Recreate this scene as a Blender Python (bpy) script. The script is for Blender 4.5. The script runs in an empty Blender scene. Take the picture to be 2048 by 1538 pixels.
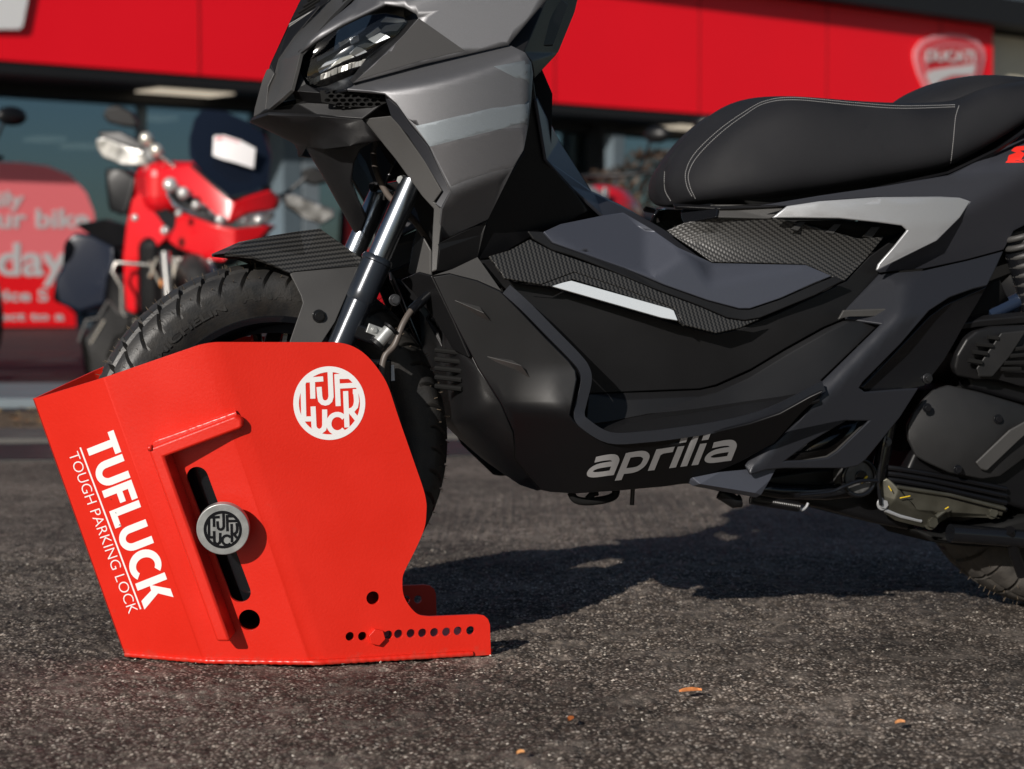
import bpy, bmesh, math, random
import numpy as np
from mathutils import Vector, Matrix
from mathutils.bvhtree import BVHTree
from mathutils.geometry import delaunay_2d_cdt
random.seed(7); RNG = np.random.default_rng(5)
sc = bpy.context.scene
# ------------------------------------------------------------------ camera
CAMH, FPX, HOR = 0.54, 4000.0, 560.0
PITCH = math.atan((769 - HOR) / FPX)
cam_d = bpy.data.cameras.new('camera'); cam = bpy.data.objects.new('camera', cam_d); sc.collection.objects.link(cam)
cam.location = (0, 0, CAMH); cam.rotation_euler = (math.pi / 2 - PITCH, 0, 0)
cam_d.sensor_width = 36; cam_d.lens = 36 * FPX / 2048; cam_d.clip_start = 0.05; cam_d.clip_end = 2000
cam_d.dof.use_dof = True; cam_d.dof.focus_distance = 2.82; cam_d.dof.aperture_fstop = 5.6
sc.camera = cam
# ------------------------------------------------------------------ light
SUNDIR = Vector((1.25, 2.35, -1.12)).normalized()      # the way the light travels
elev = math.asin(-SUNDIR.z); toward = -SUNDIR
w = bpy.data.worlds.new('World'); sc.world = w; w.use_nodes = True
nt = w.node_tree; nt.nodes.clear()
sky = nt.nodes.new('ShaderNodeTexSky'); sky.sky_type = 'NISHITA'; sky.sun_disc = False
sky.sun_elevation = elev; sky.sun_rotation = math.atan2(toward.x, toward.y)
sky.air_density = 1.0; sky.dust_density = 0.6; sky.ozone_density = 1.2
bg = nt.nodes.new('ShaderNodeBackground'); bg.inputs[1].default_value = 0.05
wo = nt.nodes.new('ShaderNodeOutputWorld'); nt.links.new(sky.outputs[0], bg.inputs[0]); nt.links.new(bg.outputs[0], wo.inputs[0])
sl = bpy.data.lights.new('sun', 'SUN'); sl.energy = 4.9; sl.angle = math.radians(0.5); sl.color = (1.0, 0.94, 0.87)
so = bpy.data.objects.new('sun', sl); sc.collection.objects.link(so); so.location = (-5, -8, 6)
so.rotation_euler = SUNDIR.to_track_quat('-Z', 'Y').to_euler()
sc.view_settings.view_transform = 'Standard'; sc.view_settings.look = 'None'
sc.view_settings.exposure = 0.0; sc.view_settings.gamma = 1.0

# ------------------------------------------------------------------ frames: a pixel of the 2048 px photograph -> a point on a real plane
F3 = Vector((0, math.cos(PITCH), -math.sin(PITCH))); U3 = Vector((0, math.sin(PITCH), math.cos(PITCH))); CAMP = Vector((0, 0, CAMH))
def ray(px, py): return (F3 * FPX + Vector((1, 0, 0)) * (px - 1024) + U3 * (769 - py)).normalized()
def hit(px, py, p0, n):
    r = ray(px, py); return CAMP + r * ((p0 - CAMP).dot(n) / r.dot(n))
def atdepth(px, py, Y):
    r = ray(px, py); return CAMP + r * (Y / r.y)
TH = math.radians(17.5)
EU = Vector((math.cos(TH), math.sin(TH), 0)); EN = Vector((math.sin(TH), -math.cos(TH), 0))   # along the bike to its rear; toward the camera
ORG = Vector((-0.3555, 2.915, 0)); MB = Matrix.Translation(ORG) @ Matrix.Rotation(TH, 4, 'Z'); MBI = MB.inverted()
CAML = MBI @ CAMP
def P(px, py, lat=0.0):
    return MBI @ hit(px, py, ORG + EN * lat, EN)
def rayL(px, py): return (MBI.to_3x3() @ ray(px, py)).normalized()
def hitL(px, py, p0, n):
    r = rayL(px, py); return CAML + r * ((p0 - CAML).dot(n) / r.dot(n))
def cr(ox, oy, s, pts, lat=None):
    return [((ox + p[0] / s), (oy + p[1] / s)) + ((p[2],) if len(p) > 2 else ((lat,) if lat is not None else ())) for p in pts]

# ------------------------------------------------------------------ materials
def mat(name, col, rough=0.5, metal=0.0, bump=None, var=None, spec=0.5, coat=0.0, emit=None, alpha=None, trans=0.0, ior=None, sheen=0.0):
    m = bpy.data.materials.new(name); m.use_nodes = True; t = m.node_tree; b = t.nodes['Principled BSDF']
    b.inputs['Base Color'].default_value = (*col, 1); b.inputs['Roughness'].default_value = rough; b.inputs['Metallic'].default_value = metal
    b.inputs['Specular IOR Level'].default_value = spec; b.inputs['Coat Weight'].default_value = coat
    if coat: b.inputs['Coat Roughness'].default_value = 0.08
    if trans: b.inputs['Transmission Weight'].default_value = trans
    if ior: b.inputs['IOR'].default_value = ior
    if sheen: b.inputs['Sheen Weight'].default_value = sheen
    if emit: b.inputs['Emission Color'].default_value = (*emit[0], 1); b.inputs['Emission Strength'].default_value = emit[1]
    tc = t.nodes.new('ShaderNodeTexCoord')
    if var:   # (scale, amount): uneven colour; roughness follows
        n = t.nodes.new('ShaderNodeTexNoise'); n.inputs['Scale'].default_value = var[0]; n.inputs['Detail'].default_value = 6
        t.links.new(tc.outputs['Object'], n.inputs['Vector'])
        r = t.nodes.new('ShaderNodeMapRange'); r.inputs[1].default_value = 0.3; r.inputs[2].default_value = 0.7
        r.inputs[3].default_value = 1 - var[1]; r.inputs[4].default_value = 1 + var[1]; t.links.new(n.outputs[0], r.inputs[0])
        mx = t.nodes.new('ShaderNodeMix'); mx.data_type = 'RGBA'; mx.blend_type = 'MULTIPLY'; mx.inputs[0].default_value = 1
        mx.inputs[6].default_value = (*col, 1); t.links.new(r.outputs[0], mx.inputs[7]); t.links.new(mx.outputs[2], b.inputs['Base Color'])
        r2 = t.nodes.new('ShaderNodeMapRange'); r2.inputs[1].default_value = 0.3; r2.inputs[2].default_value = 0.7
        r2.inputs[3].default_value = rough * 0.85; r2.inputs[4].default_value = min(1, rough * 1.18); t.links.new(n.outputs[0], r2.inputs[0]); t.links.new(r2.outputs[0], b.inputs['Roughness'])
    if bump:  # (scale, distance)
        n = t.nodes.new('ShaderNodeTexNoise'); n.inputs['Scale'].default_value = bump[0]; n.inputs['Detail'].default_value = 3
        t.links.new(tc.outputs['Object'], n.inputs['Vector'])
        bp = t.nodes.new('ShaderNodeBump'); bp.inputs['Distance'].default_value = bump[1]; bp.inputs['Strength'].default_value = 1
        t.links.new(n.outputs[0], bp.inputs['Height']); t.links.new(bp.outputs[0], b.inputs['Normal'])
    return m
M = {}
M['red'] = mat('red_powder_coat', (0.60, 0.018, 0.008), 0.34, bump=(260, 0.00025), var=(9, 0.04), spec=0.45)
M['white'] = mat('white_vinyl', (0.74, 0.74, 0.74), 0.45)
M['steel'] = mat('zinc_steel', (0.36, 0.37, 0.365), 0.38, 0.55, var=(60, 0.12), bump=(900, 0.0001))
M['steel_dark'] = mat('dark_steel', (0.09, 0.09, 0.095), 0.35, 0.9, var=(30, 0.3))
M['chrome'] = mat('polished_fork_chrome', (0.36, 0.385, 0.42), 0.27, 1.0)
M['slider'] = mat('blue_black_slider_paint', (0.020, 0.025, 0.034), 0.25, 0.3, spec=0.6, bump=(700, 0.0001))
M['rubber'] = mat('tyre_rubber', (0.018, 0.0178, 0.0178), 0.46, bump=(350, 0.0004), var=(24, 0.35), spec=0.5)
M['dust_rubber'] = mat('dusty_sprue_rubber', (0.10, 0.075, 0.05), 0.9)
M['metallic'] = mat('satin_metallic_grey_paint', (0.112, 0.113, 0.120), 0.42, 0.55, bump=(1800, 0.00008), var=(1400, 0.10), spec=0.5)
M['metallic_light'] = mat('light_metallic_stripe', (0.165, 0.185, 0.20), 0.40, 0.55, var=(1400, 0.08))
M['metallic_dark'] = mat('dark_matt_decal', (0.032, 0.031, 0.031), 0.42, 0.4, var=(1200, 0.08))
M['silver'] = mat('satin_silver_trim', (0.42, 0.43, 0.445), 0.40, 0.5, var=(1200, 0.06))
M['slate'] = mat('slate_blue_grey_paint', (0.066, 0.072, 0.092), 0.40, 0.35, var=(1300, 0.08), bump=(1500, 0.00006))
M['slate_dark'] = mat('dark_slate_paint', (0.021, 0.0225, 0.028), 0.40, 0.3, var=(1300, 0.08))
M['plastic'] = mat('black_grained_plastic', (0.0085, 0.0085, 0.0092), 0.40, bump=(1100, 0.00015), var=(7, 0.12), spec=0.35)
M['plastic_grey'] = mat('grey_grained_plastic', (0.044, 0.043, 0.042), 0.5, bump=(1000, 0.00025), var=(8, 0.12), spec=0.45)
M['cover_grey'] = mat('engine_cover_plastic', (0.013, 0.013, 0.0135), 0.5, bump=(1000, 0.0002), var=(9, 0.2), spec=0.4)
M['satin_black'] = mat('satin_black_paint', (0.005, 0.005, 0.0058), 0.36, spec=0.3, var=(5, 0.1))
M['tail'] = mat('mid_slate_paint', (0.042, 0.044, 0.054), 0.42, 0.35, var=(1300, 0.08))
M['gloss_black'] = mat('gloss_black_paint', (0.006, 0.0065, 0.008), 0.12, spec=0.5, bump=(500, 0.00006))
M['flat_black'] = mat('matt_black', (0.006, 0.006, 0.006), 0.8, spec=0.2)
M['seat'] = mat('black_seat_vinyl', (0.0105, 0.0108, 0.013), 0.66, bump=(1300, 0.0006), spec=0.3, var=(12, 0.12))
M['thread'] = mat('grey_thread', (0.24, 0.24, 0.24), 0.8)
M['reflector'] = mat('white_reflector', (0.50, 0.54, 0.57), 0.25)
M['hose'] = mat('grey_rubber_hose', (0.09, 0.075, 0.065), 0.45)
M['logo_grey'] = mat('grey_lettering', (0.46, 0.46, 0.47), 0.35, 0.4)
M['redplastic'] = mat('bright_red_paint', (0.62, 0.004, 0.010), 0.3, coat=0.4)
M['oilpan'] = mat('cast_olive_alloy', (0.085, 0.082, 0.065), 0.42, 0.6, var=(40, 0.15))
M['yellow'] = mat('yellow_paint_mark', (0.65, 0.45, 0.02), 0.5)
def dirt(m, zmax, col, amount):       # road dust caught on the lowest part of a thing and in blotches above it
    t = m.node_tree; b = t.nodes['Principled BSDF']; N = t.nodes.new; L = t.links.new; tc = N('ShaderNodeTexCoord'); sx = N('ShaderNodeSeparateXYZ'); L(tc.outputs['Object'], sx.inputs[0])
    r = N('ShaderNodeMapRange'); r.inputs[1].default_value = zmax; r.inputs[2].default_value = 0; r.inputs[3].default_value = 0; r.inputs[4].default_value = .30; L(sx.outputs[2], r.inputs[0])
    n = N('ShaderNodeTexNoise'); n.inputs['Scale'].default_value = 55; n.inputs['Detail'].default_value = 8; L(tc.outputs['Object'], n.inputs['Vector'])
    a = N('ShaderNodeMath'); a.operation = 'ADD'; L(n.outputs[0], a.inputs[0]); L(r.outputs[0], a.inputs[1]); q = N('ShaderNodeMapRange'); q.inputs[1].default_value = .70; q.inputs[2].default_value = .88; q.inputs[4].default_value = amount; L(a.outputs[0], q.inputs[0])
    src = b.inputs['Base Color'].links[0].from_socket if b.inputs['Base Color'].links else None; mx = N('ShaderNodeMix'); mx.data_type = 'RGBA'; L(q.outputs[0], mx.inputs[0])
    if src: L(src, mx.inputs[6])
    else: mx.inputs[6].default_value = b.inputs['Base Color'].default_value
    mx.inputs[7].default_value = (*col, 1); L(mx.outputs[2], b.inputs['Base Color'])
dirt(M['red'], .022, (.30, .06, .04), .35)
M['rubber_dusty'] = mat('dusty_tyre_rubber', (0.045, 0.040, 0.035), 0.7, bump=(350, 0.0005), var=(40, 0.45))
dirt(M['rubber'], -1, (.05, .044, .037), .25)
def carbon(name, ax, scale=165.0):
    m = mat(name, (0.02, 0.02, 0.02), 0.38, spec=0.5); t = m.node_tree; b = t.nodes['Principled BSDF']
    tc = t.nodes.new('ShaderNodeTexCoord'); mp = t.nodes.new('ShaderNodeMapping'); mp.inputs['Rotation'].default_value = ax
    t.links.new(tc.outputs['Object'], mp.inputs[0]); sx = t.nodes.new('ShaderNodeSeparateXYZ'); t.links.new(mp.outputs[0], sx.inputs[0])
    def mth(op, a, bb=None):
        n = t.nodes.new('ShaderNodeMath'); n.operation = op
        for i, v in enumerate((a, bb)):
            if v is None: continue
            if isinstance(v, (int, float)): n.inputs[i].default_value = v
            else: t.links.new(v, n.inputs[i])
        return n.outputs[0]
    zig = mth('PINGPONG', mth('MULTIPLY', sx.outputs[0], scale * 2.4), 1.0)
    s = mth('PINGPONG', mth('ADD', mth('MULTIPLY', sx.outputs[2], scale * 2), mth('MULTIPLY', zig, 0.55)), 1.0)
    rp = t.nodes.new('ShaderNodeMapRange'); rp.inputs[1].default_value = 0.35; rp.inputs[2].default_value = 0.6; t.links.new(s, rp.inputs[0])
    mx = t.nodes.new('ShaderNodeMix'); mx.data_type = 'RGBA'; mx.inputs[6].default_value = (0.008, 0.008, 0.008, 1); mx.inputs[7].default_value = (0.042, 0.041, 0.039, 1)
    t.links.new(rp.outputs[0], mx.inputs[0]); t.links.new(mx.outputs[2], b.inputs['Base Color'])
    bp = t.nodes.new('ShaderNodeBump'); bp.inputs['Distance'].default_value = 0.0004; t.links.new(s, bp.inputs['Height']); t.links.new(bp.outputs[0], b.inputs['Normal'])
    return m

# ------------------------------------------------------------------ object helpers
def link(name, me, m=None, parent=None, label=None):
    o = bpy.data.objects.new(name, me); sc.collection.objects.link(o)
    if m is not None and me is not None and not me.materials: me.materials.append(m)
    if parent is not None: o.parent = parent
    if label: o['label'] = label
    return o
def tag(o, label=None, cat=None, group=None, kind=None):
    if label: o['label'] = label
    if cat: o['category'] = cat
    if group: o['group'] = group
    if kind: o['kind'] = kind
    return o
def empty(name, label, cat, mtx=None, group=None):
    o = bpy.data.objects.new(name, None); sc.collection.objects.link(o); o.empty_display_size = 0.05
    if mtx is not None: o.matrix_world = mtx
    return tag(o, label, cat, group)
def fin(bm, name, m, parent=None, smooth=None, bevel=0, seg=2, label=None, ang=30, kind=None):
    bmesh.ops.remove_doubles(bm, verts=bm.verts, dist=1e-6)
    me = bpy.data.meshes.new(name); bm.to_mesh(me); bm.free()
    if smooth is not None:
        for p in me.polygons: p.use_smooth = True
        me.set_sharp_from_angle(angle=math.radians(smooth))
    o = link(name, me, m, parent, label)
    if bevel:
        b = o.modifiers.new('b', 'BEVEL'); b.width = bevel; b.segments = seg; b.limit_method = 'ANGLE'; b.angle_limit = math.radians(ang); b.harden_normals = smooth is not None
    return o
def bm_box(bm, c, s, rot=None):
    r = bmesh.ops.create_cube(bm, size=1.0); M4 = Matrix.Translation(c) @ (rot.to_4x4() if rot else Matrix.Identity(4)) @ Matrix.Diagonal((*s, 1))
    bmesh.ops.transform(bm, matrix=M4, verts=r['verts']); return r['verts']
def bm_tube(bm, pts, rad, n=14, caps=True):
    pts = [Vector(p) for p in pts]; rings = []; rad = rad if isinstance(rad, (list, tuple)) else [rad] * len(pts)
    ref = None
    for i, p in enumerate(pts):
        a = pts[max(0, i - 1)]; b = pts[min(len(pts) - 1, i + 1)]; t = (b - a).normalized()
        if ref is None: ref = t.orthogonal().normalized()
        x = (ref - t * ref.dot(t)).normalized(); ref = x; y = t.cross(x)
        rings.append([bm.verts.new(p + (x * math.cos(2 * math.pi * k / n) + y * math.sin(2 * math.pi * k / n)) * rad[i]) for k in range(n)])
    for i in range(len(rings) - 1):
        for k in range(n): bm.faces.new((rings[i][k], rings[i][(k + 1) % n], rings[i + 1][(k + 1) % n], rings[i + 1][k]))
    if caps:
        bm.faces.new(list(reversed(rings[0]))); bm.faces.new(rings[-1])
def tube(name, pts, rad, m, parent=None, n=14, label=None, bevel=0):
    bm = bmesh.new(); bm_tube(bm, pts, rad, n); return fin(bm, name, m, parent, smooth=40, label=label, bevel=bevel)
def curve_pts(pts, k=8):      # Catmull-Rom
    pts = [Vector(p) for p in pts]; out = []
    for i in range(len(pts) - 1):
        p0 = pts[max(0, i - 1)]; p1 = pts[i]; p2 = pts[i + 1]; p3 = pts[min(len(pts) - 1, i + 2)]
        for j in range(k):
            t = j / k; out.append(0.5 * ((2 * p1) + (p2 - p0) * t + (2 * p0 - 5 * p1 + 4 * p2 - p3) * t * t + (3 * p1 - p0 - 3 * p2 + p3) * t ** 3))
    out.append(pts[-1]); return out
def inside(x, y, loop):
    c = False; n = len(loop); j = n - 1
    for i in range(n):
        xi, yi = loop[i][0], loop[i][1]; xj, yj = loop[j][0], loop[j][1]
        if (yi > y) != (yj > y) and x < (xj - xi) * (y - yi) / (yj - yi) + xi: c = not c
        j = i
    return c
def tri2d(shapes, extra_edges=(), grid=0, extra_pts=()):
    """union of shapes (each = list of loops, even-odd) triangulated; returns verts2d, tris"""
    vs = []; es = []
    for sh in shapes:
        for lp in sh:
            b = len(vs); vs += [Vector((p[0], p[1])) for p in lp]; es += [(b + i, b + (i + 1) % len(lp)) for i in range(len(lp))]
    for pl in extra_edges:
        b = len(vs); vs += [Vector((p[0], p[1])) for p in pl]; es += [(b + i, b + i + 1) for i in range(len(pl) - 1)]
    def ins(x, y):
        for sh in shapes:
            c = False
            for lp in sh:
                if inside(x, y, lp): c = not c
            if c: return True
        return False
    if grid:
        xs = [v.x for v in vs]; ys = [v.y for v in vs]; y = min(ys) + grid * 0.5; k = 0
        segs = [(vs[a], vs[b]) for a, b in es]
        while y < max(ys):
            x = min(xs) + grid * (0.5 + 0.5 * (k % 2)); k += 1
            while x < max(xs):
                if ins(x, y):
                    ok = True; q = Vector((x, y))
                    for a, b in segs:
                        d = b - a; L = d.length_squared
                        t = 0 if L == 0 else max(0, min(1, (q - a).dot(d) / L))
                        if (a + d * t - q).length_squared < (grid * 0.38) ** 2: ok = False; break
                    if ok: vs.append(q)
                x += grid
            y += grid * 0.87
    vs += [Vector((p[0], p[1])) for p in extra_pts]
    r = delaunay_2d_cdt(vs, es, [], 0, 1e-4)
    V = r[0]; T = []
    for f in r[2]:
        cx = sum(V[i].x for i in f) / 3; cy = sum(V[i].y for i in f) / 3
        if ins(cx, cy): T.append(list(f))
    return V, T
def panel(name, pts, m, parent, creases=(), holes=(), grid=0, bulge=0.0, thick=0.005, bevel=0.0016, mirror='copy', label=None, smooth=28, seg=2, bang=14, latf=None, fit='auto'):
    """a moulded shell through traced points (px, py, lateral distance from the bike's centre plane)"""
    if latf is None and fit == 'auto' and mirror != 'join' and not creases and len(pts) >= 5:
        A = []; xm = sum(p[0] for p in pts) / len(pts); ym = sum(p[1] for p in pts) / len(pts)
        full = len(pts) >= 9
        row = lambda x, y: [1, (x - xm) / 100, (y - ym) / 100] + ([((x - xm) / 100) ** 2, (x - xm) * (y - ym) / 1e4, ((y - ym) / 100) ** 2] if full else [])
        cf_ = np.linalg.lstsq(np.array([row(p[0], p[1]) for p in pts] + ([[0, 0, 0, .05, 0, 0], [0, 0, 0, 0, .05, 0], [0, 0, 0, 0, 0, .05]] if full else [])), np.array([p[2] for p in pts] + ([0, 0, 0] if full else [])), rcond=None)[0]
        latf = lambda x, y: float(np.dot(row(x, y), cf_))
    ctrl = {}
    for p in list(pts) + [q for c in creases for q in c] + [q for h in holes for q in h]: ctrl[(round(p[0], 3), round(p[1], 3))] = p[2]
    V, T = tri2d([[pts] + list(holes)], creases, grid)
    keys = list(ctrl.keys()); lat = [None] * len(V); fixed = [False] * len(V)
    segs = []
    for pl, cl in [(pts, True)] + [(h, True) for h in holes] + [(c, False) for c in creases]:
        n = len(pl)
        for i in range(n if cl else n - 1): segs.append((pl[i], pl[(i + 1) % n]))
    for i, v in enumerate(V):
        best = None
        for a, b in segs:
            dx, dy = b[0] - a[0], b[1] - a[1]; L = dx * dx + dy * dy
            t = 0 if L == 0 else max(0, min(1, ((v.x - a[0]) * dx + (v.y - a[1]) * dy) / L))
            d = (a[0] + dx * t - v.x) ** 2 + (a[1] + dy * t - v.y) ** 2
            if best is None or d < best[0]: best = (d, a[2] + (b[2] - a[2]) * t)
        if best[0] < 0.01: lat[i] = best[1]; fixed[i] = True
        else: lat[i] = best[1]
    if latf is not None: lat = [latf(v.x, v.y) for v in V]
    if grid and latf is None:
        nb = [set() for _ in V]
        for f in T:
            for a in f:
                for b in f:
                    if a != b: nb[a].add(b)
        free = [i for i in range(len(V)) if not fixed[i] and nb[i]]
        for it in range(160):
            for i in free: lat[i] = sum(lat[j] for j in nb[i]) / len(nb[i]) + bulge * (grid / 100.0) ** 2 * 0.25
    bm = bmesh.new(); used = sorted({i for f in T for i in f}); bv = {i: bm.verts.new(P(V[i].x, V[i].y, lat[i])) for i in used}
    for f in T:
        try: fc = bm.faces.new([bv[i] for i in f])
        except ValueError: continue
        fc.normal_update()
        ctr = fc.calc_center_median()
        if fc.normal.dot(CAML - ctr) < 0: fc.normal_flip()
    bm.normal_update()
    if not grid:
        bmesh.ops.dissolve_limit(bm, angle_limit=math.radians(0.6), verts=bm.verts, edges=bm.edges)
    if mirror == 'join':
        g = bmesh.ops.duplicate(bm, geom=bm.verts[:] + bm.edges[:] + bm.faces[:])['geom']
        nv = [x for x in g if isinstance(x, bmesh.types.BMVert)]; nf = [x for x in g if isinstance(x, bmesh.types.BMFace)]
        for v in nv: v.co.y = -v.co.y
        for f in nf: f.normal_flip()
        bmesh.ops.remove_doubles(bm, verts=bm.verts, dist=0.0008)
    me = bpy.data.meshes.new(name); bm.to_mesh(me); bm.free()
    for p in me.polygons: p.use_smooth = True
    me.set_sharp_from_angle(angle=math.radians(smooth))
    o = link(name, me, m, parent, label)
    def mods(o):
        if thick: s = o.modifiers.new('s', 'SOLIDIFY'); s.thickness = thick; s.offset = -1; s.use_even_offset = False
        if bevel: b = o.modifiers.new('b', 'BEVEL'); b.width = bevel; b.segments = seg; b.limit_method = 'ANGLE'; b.angle_limit = math.radians(bang); b.harden_normals = True; b.use_clamp_overlap = True
    mods(o)
    if mirror == 'copy':
        o2 = link(name, me, m, parent, label); o2.scale = (1, -1, 1); mods(o2)
    return o
def smin(k, *fs):
    def f(x, y):
        v = [g(x, y) for g in fs]; m_ = min(v); return m_ - k * math.log(sum(math.exp(-(a - m_) / k) for a in v))
    return f
def below(x0, y0, x1, y1):     # signed distance in px under the line (positive = lower in the picture)
    L = math.hypot(x1 - x0, y1 - y0); s = 1 if x1 > x0 else -1
    return lambda x, y: s * ((x1 - x0) * (y - y0) - (y1 - y0) * (x - x0)) / L
def pdist(pl):                 # distance in px to an open polyline
    def f(x, y):
        b = 1e9
        for (x0, y0), (x1, y1) in zip(pl, pl[1:]):
            dx, dy = x1 - x0, y1 - y0; t = max(0, min(1, ((x - x0) * dx + (y - y0) * dy) / (dx * dx + dy * dy))); b = min(b, math.hypot(x0 + dx * t - x, y0 + dy * t - y))
        return b
    return f
def swell(pl, mx, s):          # lateral distance growing from zero at the centre line
    d = pdist(pl); return lambda x, y: mx * (1 - math.exp(-d(x, y) / s))
def bvh(objs):
    bpy.context.view_layer.update(); dg = bpy.context.evaluated_depsgraph_get()
    return [BVHTree.FromObject(o, dg) for o in objs]
def cast(px, py, trees):
    d = rayL(px, py); best = None
    for t in trees:
        h = t.ray_cast(CAML, d)
        if h[0] is not None and (best is None or h[3] < best[1]): best = (h[0], h[3], h[1])
    return best
def decal(name, shapes, trees, m, parent, grid=6, off=0.0006, label=None, fallback=None, edges=()):
    """film applied on the surfaces already built: every vertex lies on the surface under it"""
    V, T = tri2d(shapes, edges, grid); bm = bmesh.new(); bv = {}
    for i in sorted({i for f in T for i in f}):
        h = cast(V[i].x, V[i].y, trees)
        if h is None:
            if fallback is None: continue
            p = P(V[i].x, V[i].y, fallback); bv[i] = bm.verts.new(p)
        else:
            n = h[2] if h[2].dot(CAML - h[0]) > 0 else -h[2]
            bv[i] = bm.verts.new(h[0] + n * off)
    for f in T:
        if all(i in bv for i in f):
            fc = bm.faces.new([bv[i] for i in f]); fc.normal_update()
            if fc.normal.dot(CAML - fc.calc_center_median()) < 0: fc.normal_flip()
    me = bpy.data.meshes.new(name); bm.to_mesh(me); bm.free()
    for p in me.polygons: p.use_smooth = True
    return link(name, me, m, parent, label)
def stroke(pts, wd, cap=0.0):
    """polyline -> closed loop of given width"""
    pts = [Vector((p[0], p[1])) for p in pts]; L = []; R = []
    for i, p in enumerate(pts):
        a = pts[max(0, i - 1)]; b = pts[min(len(pts) - 1, i + 1)]
        if i == 0 or i == len(pts) - 1: t = (b - a).normalized(); s = 1
        else:
            t1 = (p - a).normalized(); t2 = (b - p).normalized(); t = (t1 + t2).normalized(); s = 1 / max(0.5, t.dot(t1))
        n = Vector((-t.y, t.x)) * wd / 2 * s; L.append(p + n); R.append(p - n)
    return [(v.x, v.y) for v in L + R[::-1]]
def arc(cx, cy, rx, ry, a0, a1, n=14):
    return [(cx + rx * math.cos(math.radians(a0 + (a1 - a0) * k / n)), cy + ry * math.sin(math.radians(a0 + (a1 - a0) * k / n))) for k in range(n + 1)]
def circ(cx, cy, rx, ry=None, n=40): return arc(cx, cy, rx, ry or rx, 0, 360 - 360 / n, n - 1)
def flat(name, shapes, o, ex, ey, m, parent, t=0.005, bevel=0.0008, label=None, place=None, grid=0, seg=2):
    """a flat plate with real holes; shapes in 2D metres in the frame (o, ex, ey); thickness goes back along -ez"""
    V, T = tri2d(shapes, (), grid); ez = ex.cross(ey).normalized(); bm = bmesh.new(); used = sorted({i for f in T for i in f})
    bv = {i: bm.verts.new(o + ex * V[i].x + ey * V[i].y) for i in used}
    for f in T:
        fc = bm.faces.new([bv[i] for i in f]); fc.normal_update()
        if fc.normal.dot(ez) < 0: fc.normal_flip()
    if not grid: bmesh.ops.dissolve_limit(bm, angle_limit=0.01, verts=bm.verts, edges=bm.edges)
    g = bmesh.ops.extrude_face_region(bm, geom=bm.faces[:])
    bmesh.ops.translate(bm, vec=-ez * t, verts=[x for x in g['geom'] if isinstance(x, bmesh.types.BMVert)])
    bmesh.ops.recalc_face_normals(bm, faces=bm.faces)
    return fin(bm, name, m, parent, smooth=30, bevel=bevel, seg=seg, label=label, ang=50)
def text_mesh2d(s, size=1.0, offset=0.0, font=None):
    """letters of the built-in face as loops in 2D (x right, y up), starting at x=0"""
    cu = bpy.data.curves.new('t', 'FONT'); cu.body = s; cu.size = size; cu.offset = offset; cu.resolution_u = 4
    ob = bpy.data.objects.new('t', cu); sc.collection.objects.link(ob); bpy.context.view_layer.update()
    me = ob.evaluated_get(bpy.context.evaluated_depsgraph_get()).to_mesh()
    vs = [(v.co.x, v.co.y) for v in me.vertices]; fs = [list(p.vertices) for p in me.polygons]
    ob.to_mesh_clear(); bpy.data.objects.remove(ob); bpy.data.curves.remove(cu)
    x0 = min(v[0] for v in vs); x1 = max(v[0] for v in vs)
    return [(v[0] - x0, v[1]) for v in vs], fs, x1 - x0
def mesh_from(vs, fs, name, m, parent, label=None, smooth=False):
    me = bpy.data.meshes.new(name); me.from_pydata([tuple(v) for v in vs], [], fs); me.update()
    if smooth:
        for p in me.polygons: p.use_smooth = True
    return link(name, me, m, parent, label)
def extr(vs, fs, fn, h, name, m, parent, label=None):
    """text faces mapped through fn(x, y, height) and given a thickness h"""
    n = len(vs); edges = {}
    for f in fs:
        for i in range(len(f)):
            a, b = f[i], f[(i + 1) % len(f)]; edges[(a, b)] = 1
    V = [fn(x, y, h) for x, y in vs] + [fn(x, y, 0) for x, y in vs]; Fs = [list(f) for f in fs]
    for (a, b) in edges:
        if (b, a) not in edges: Fs.append([a, a + n, b + n, b])
    return mesh_from(V, Fs, name, m, parent, label)
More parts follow.
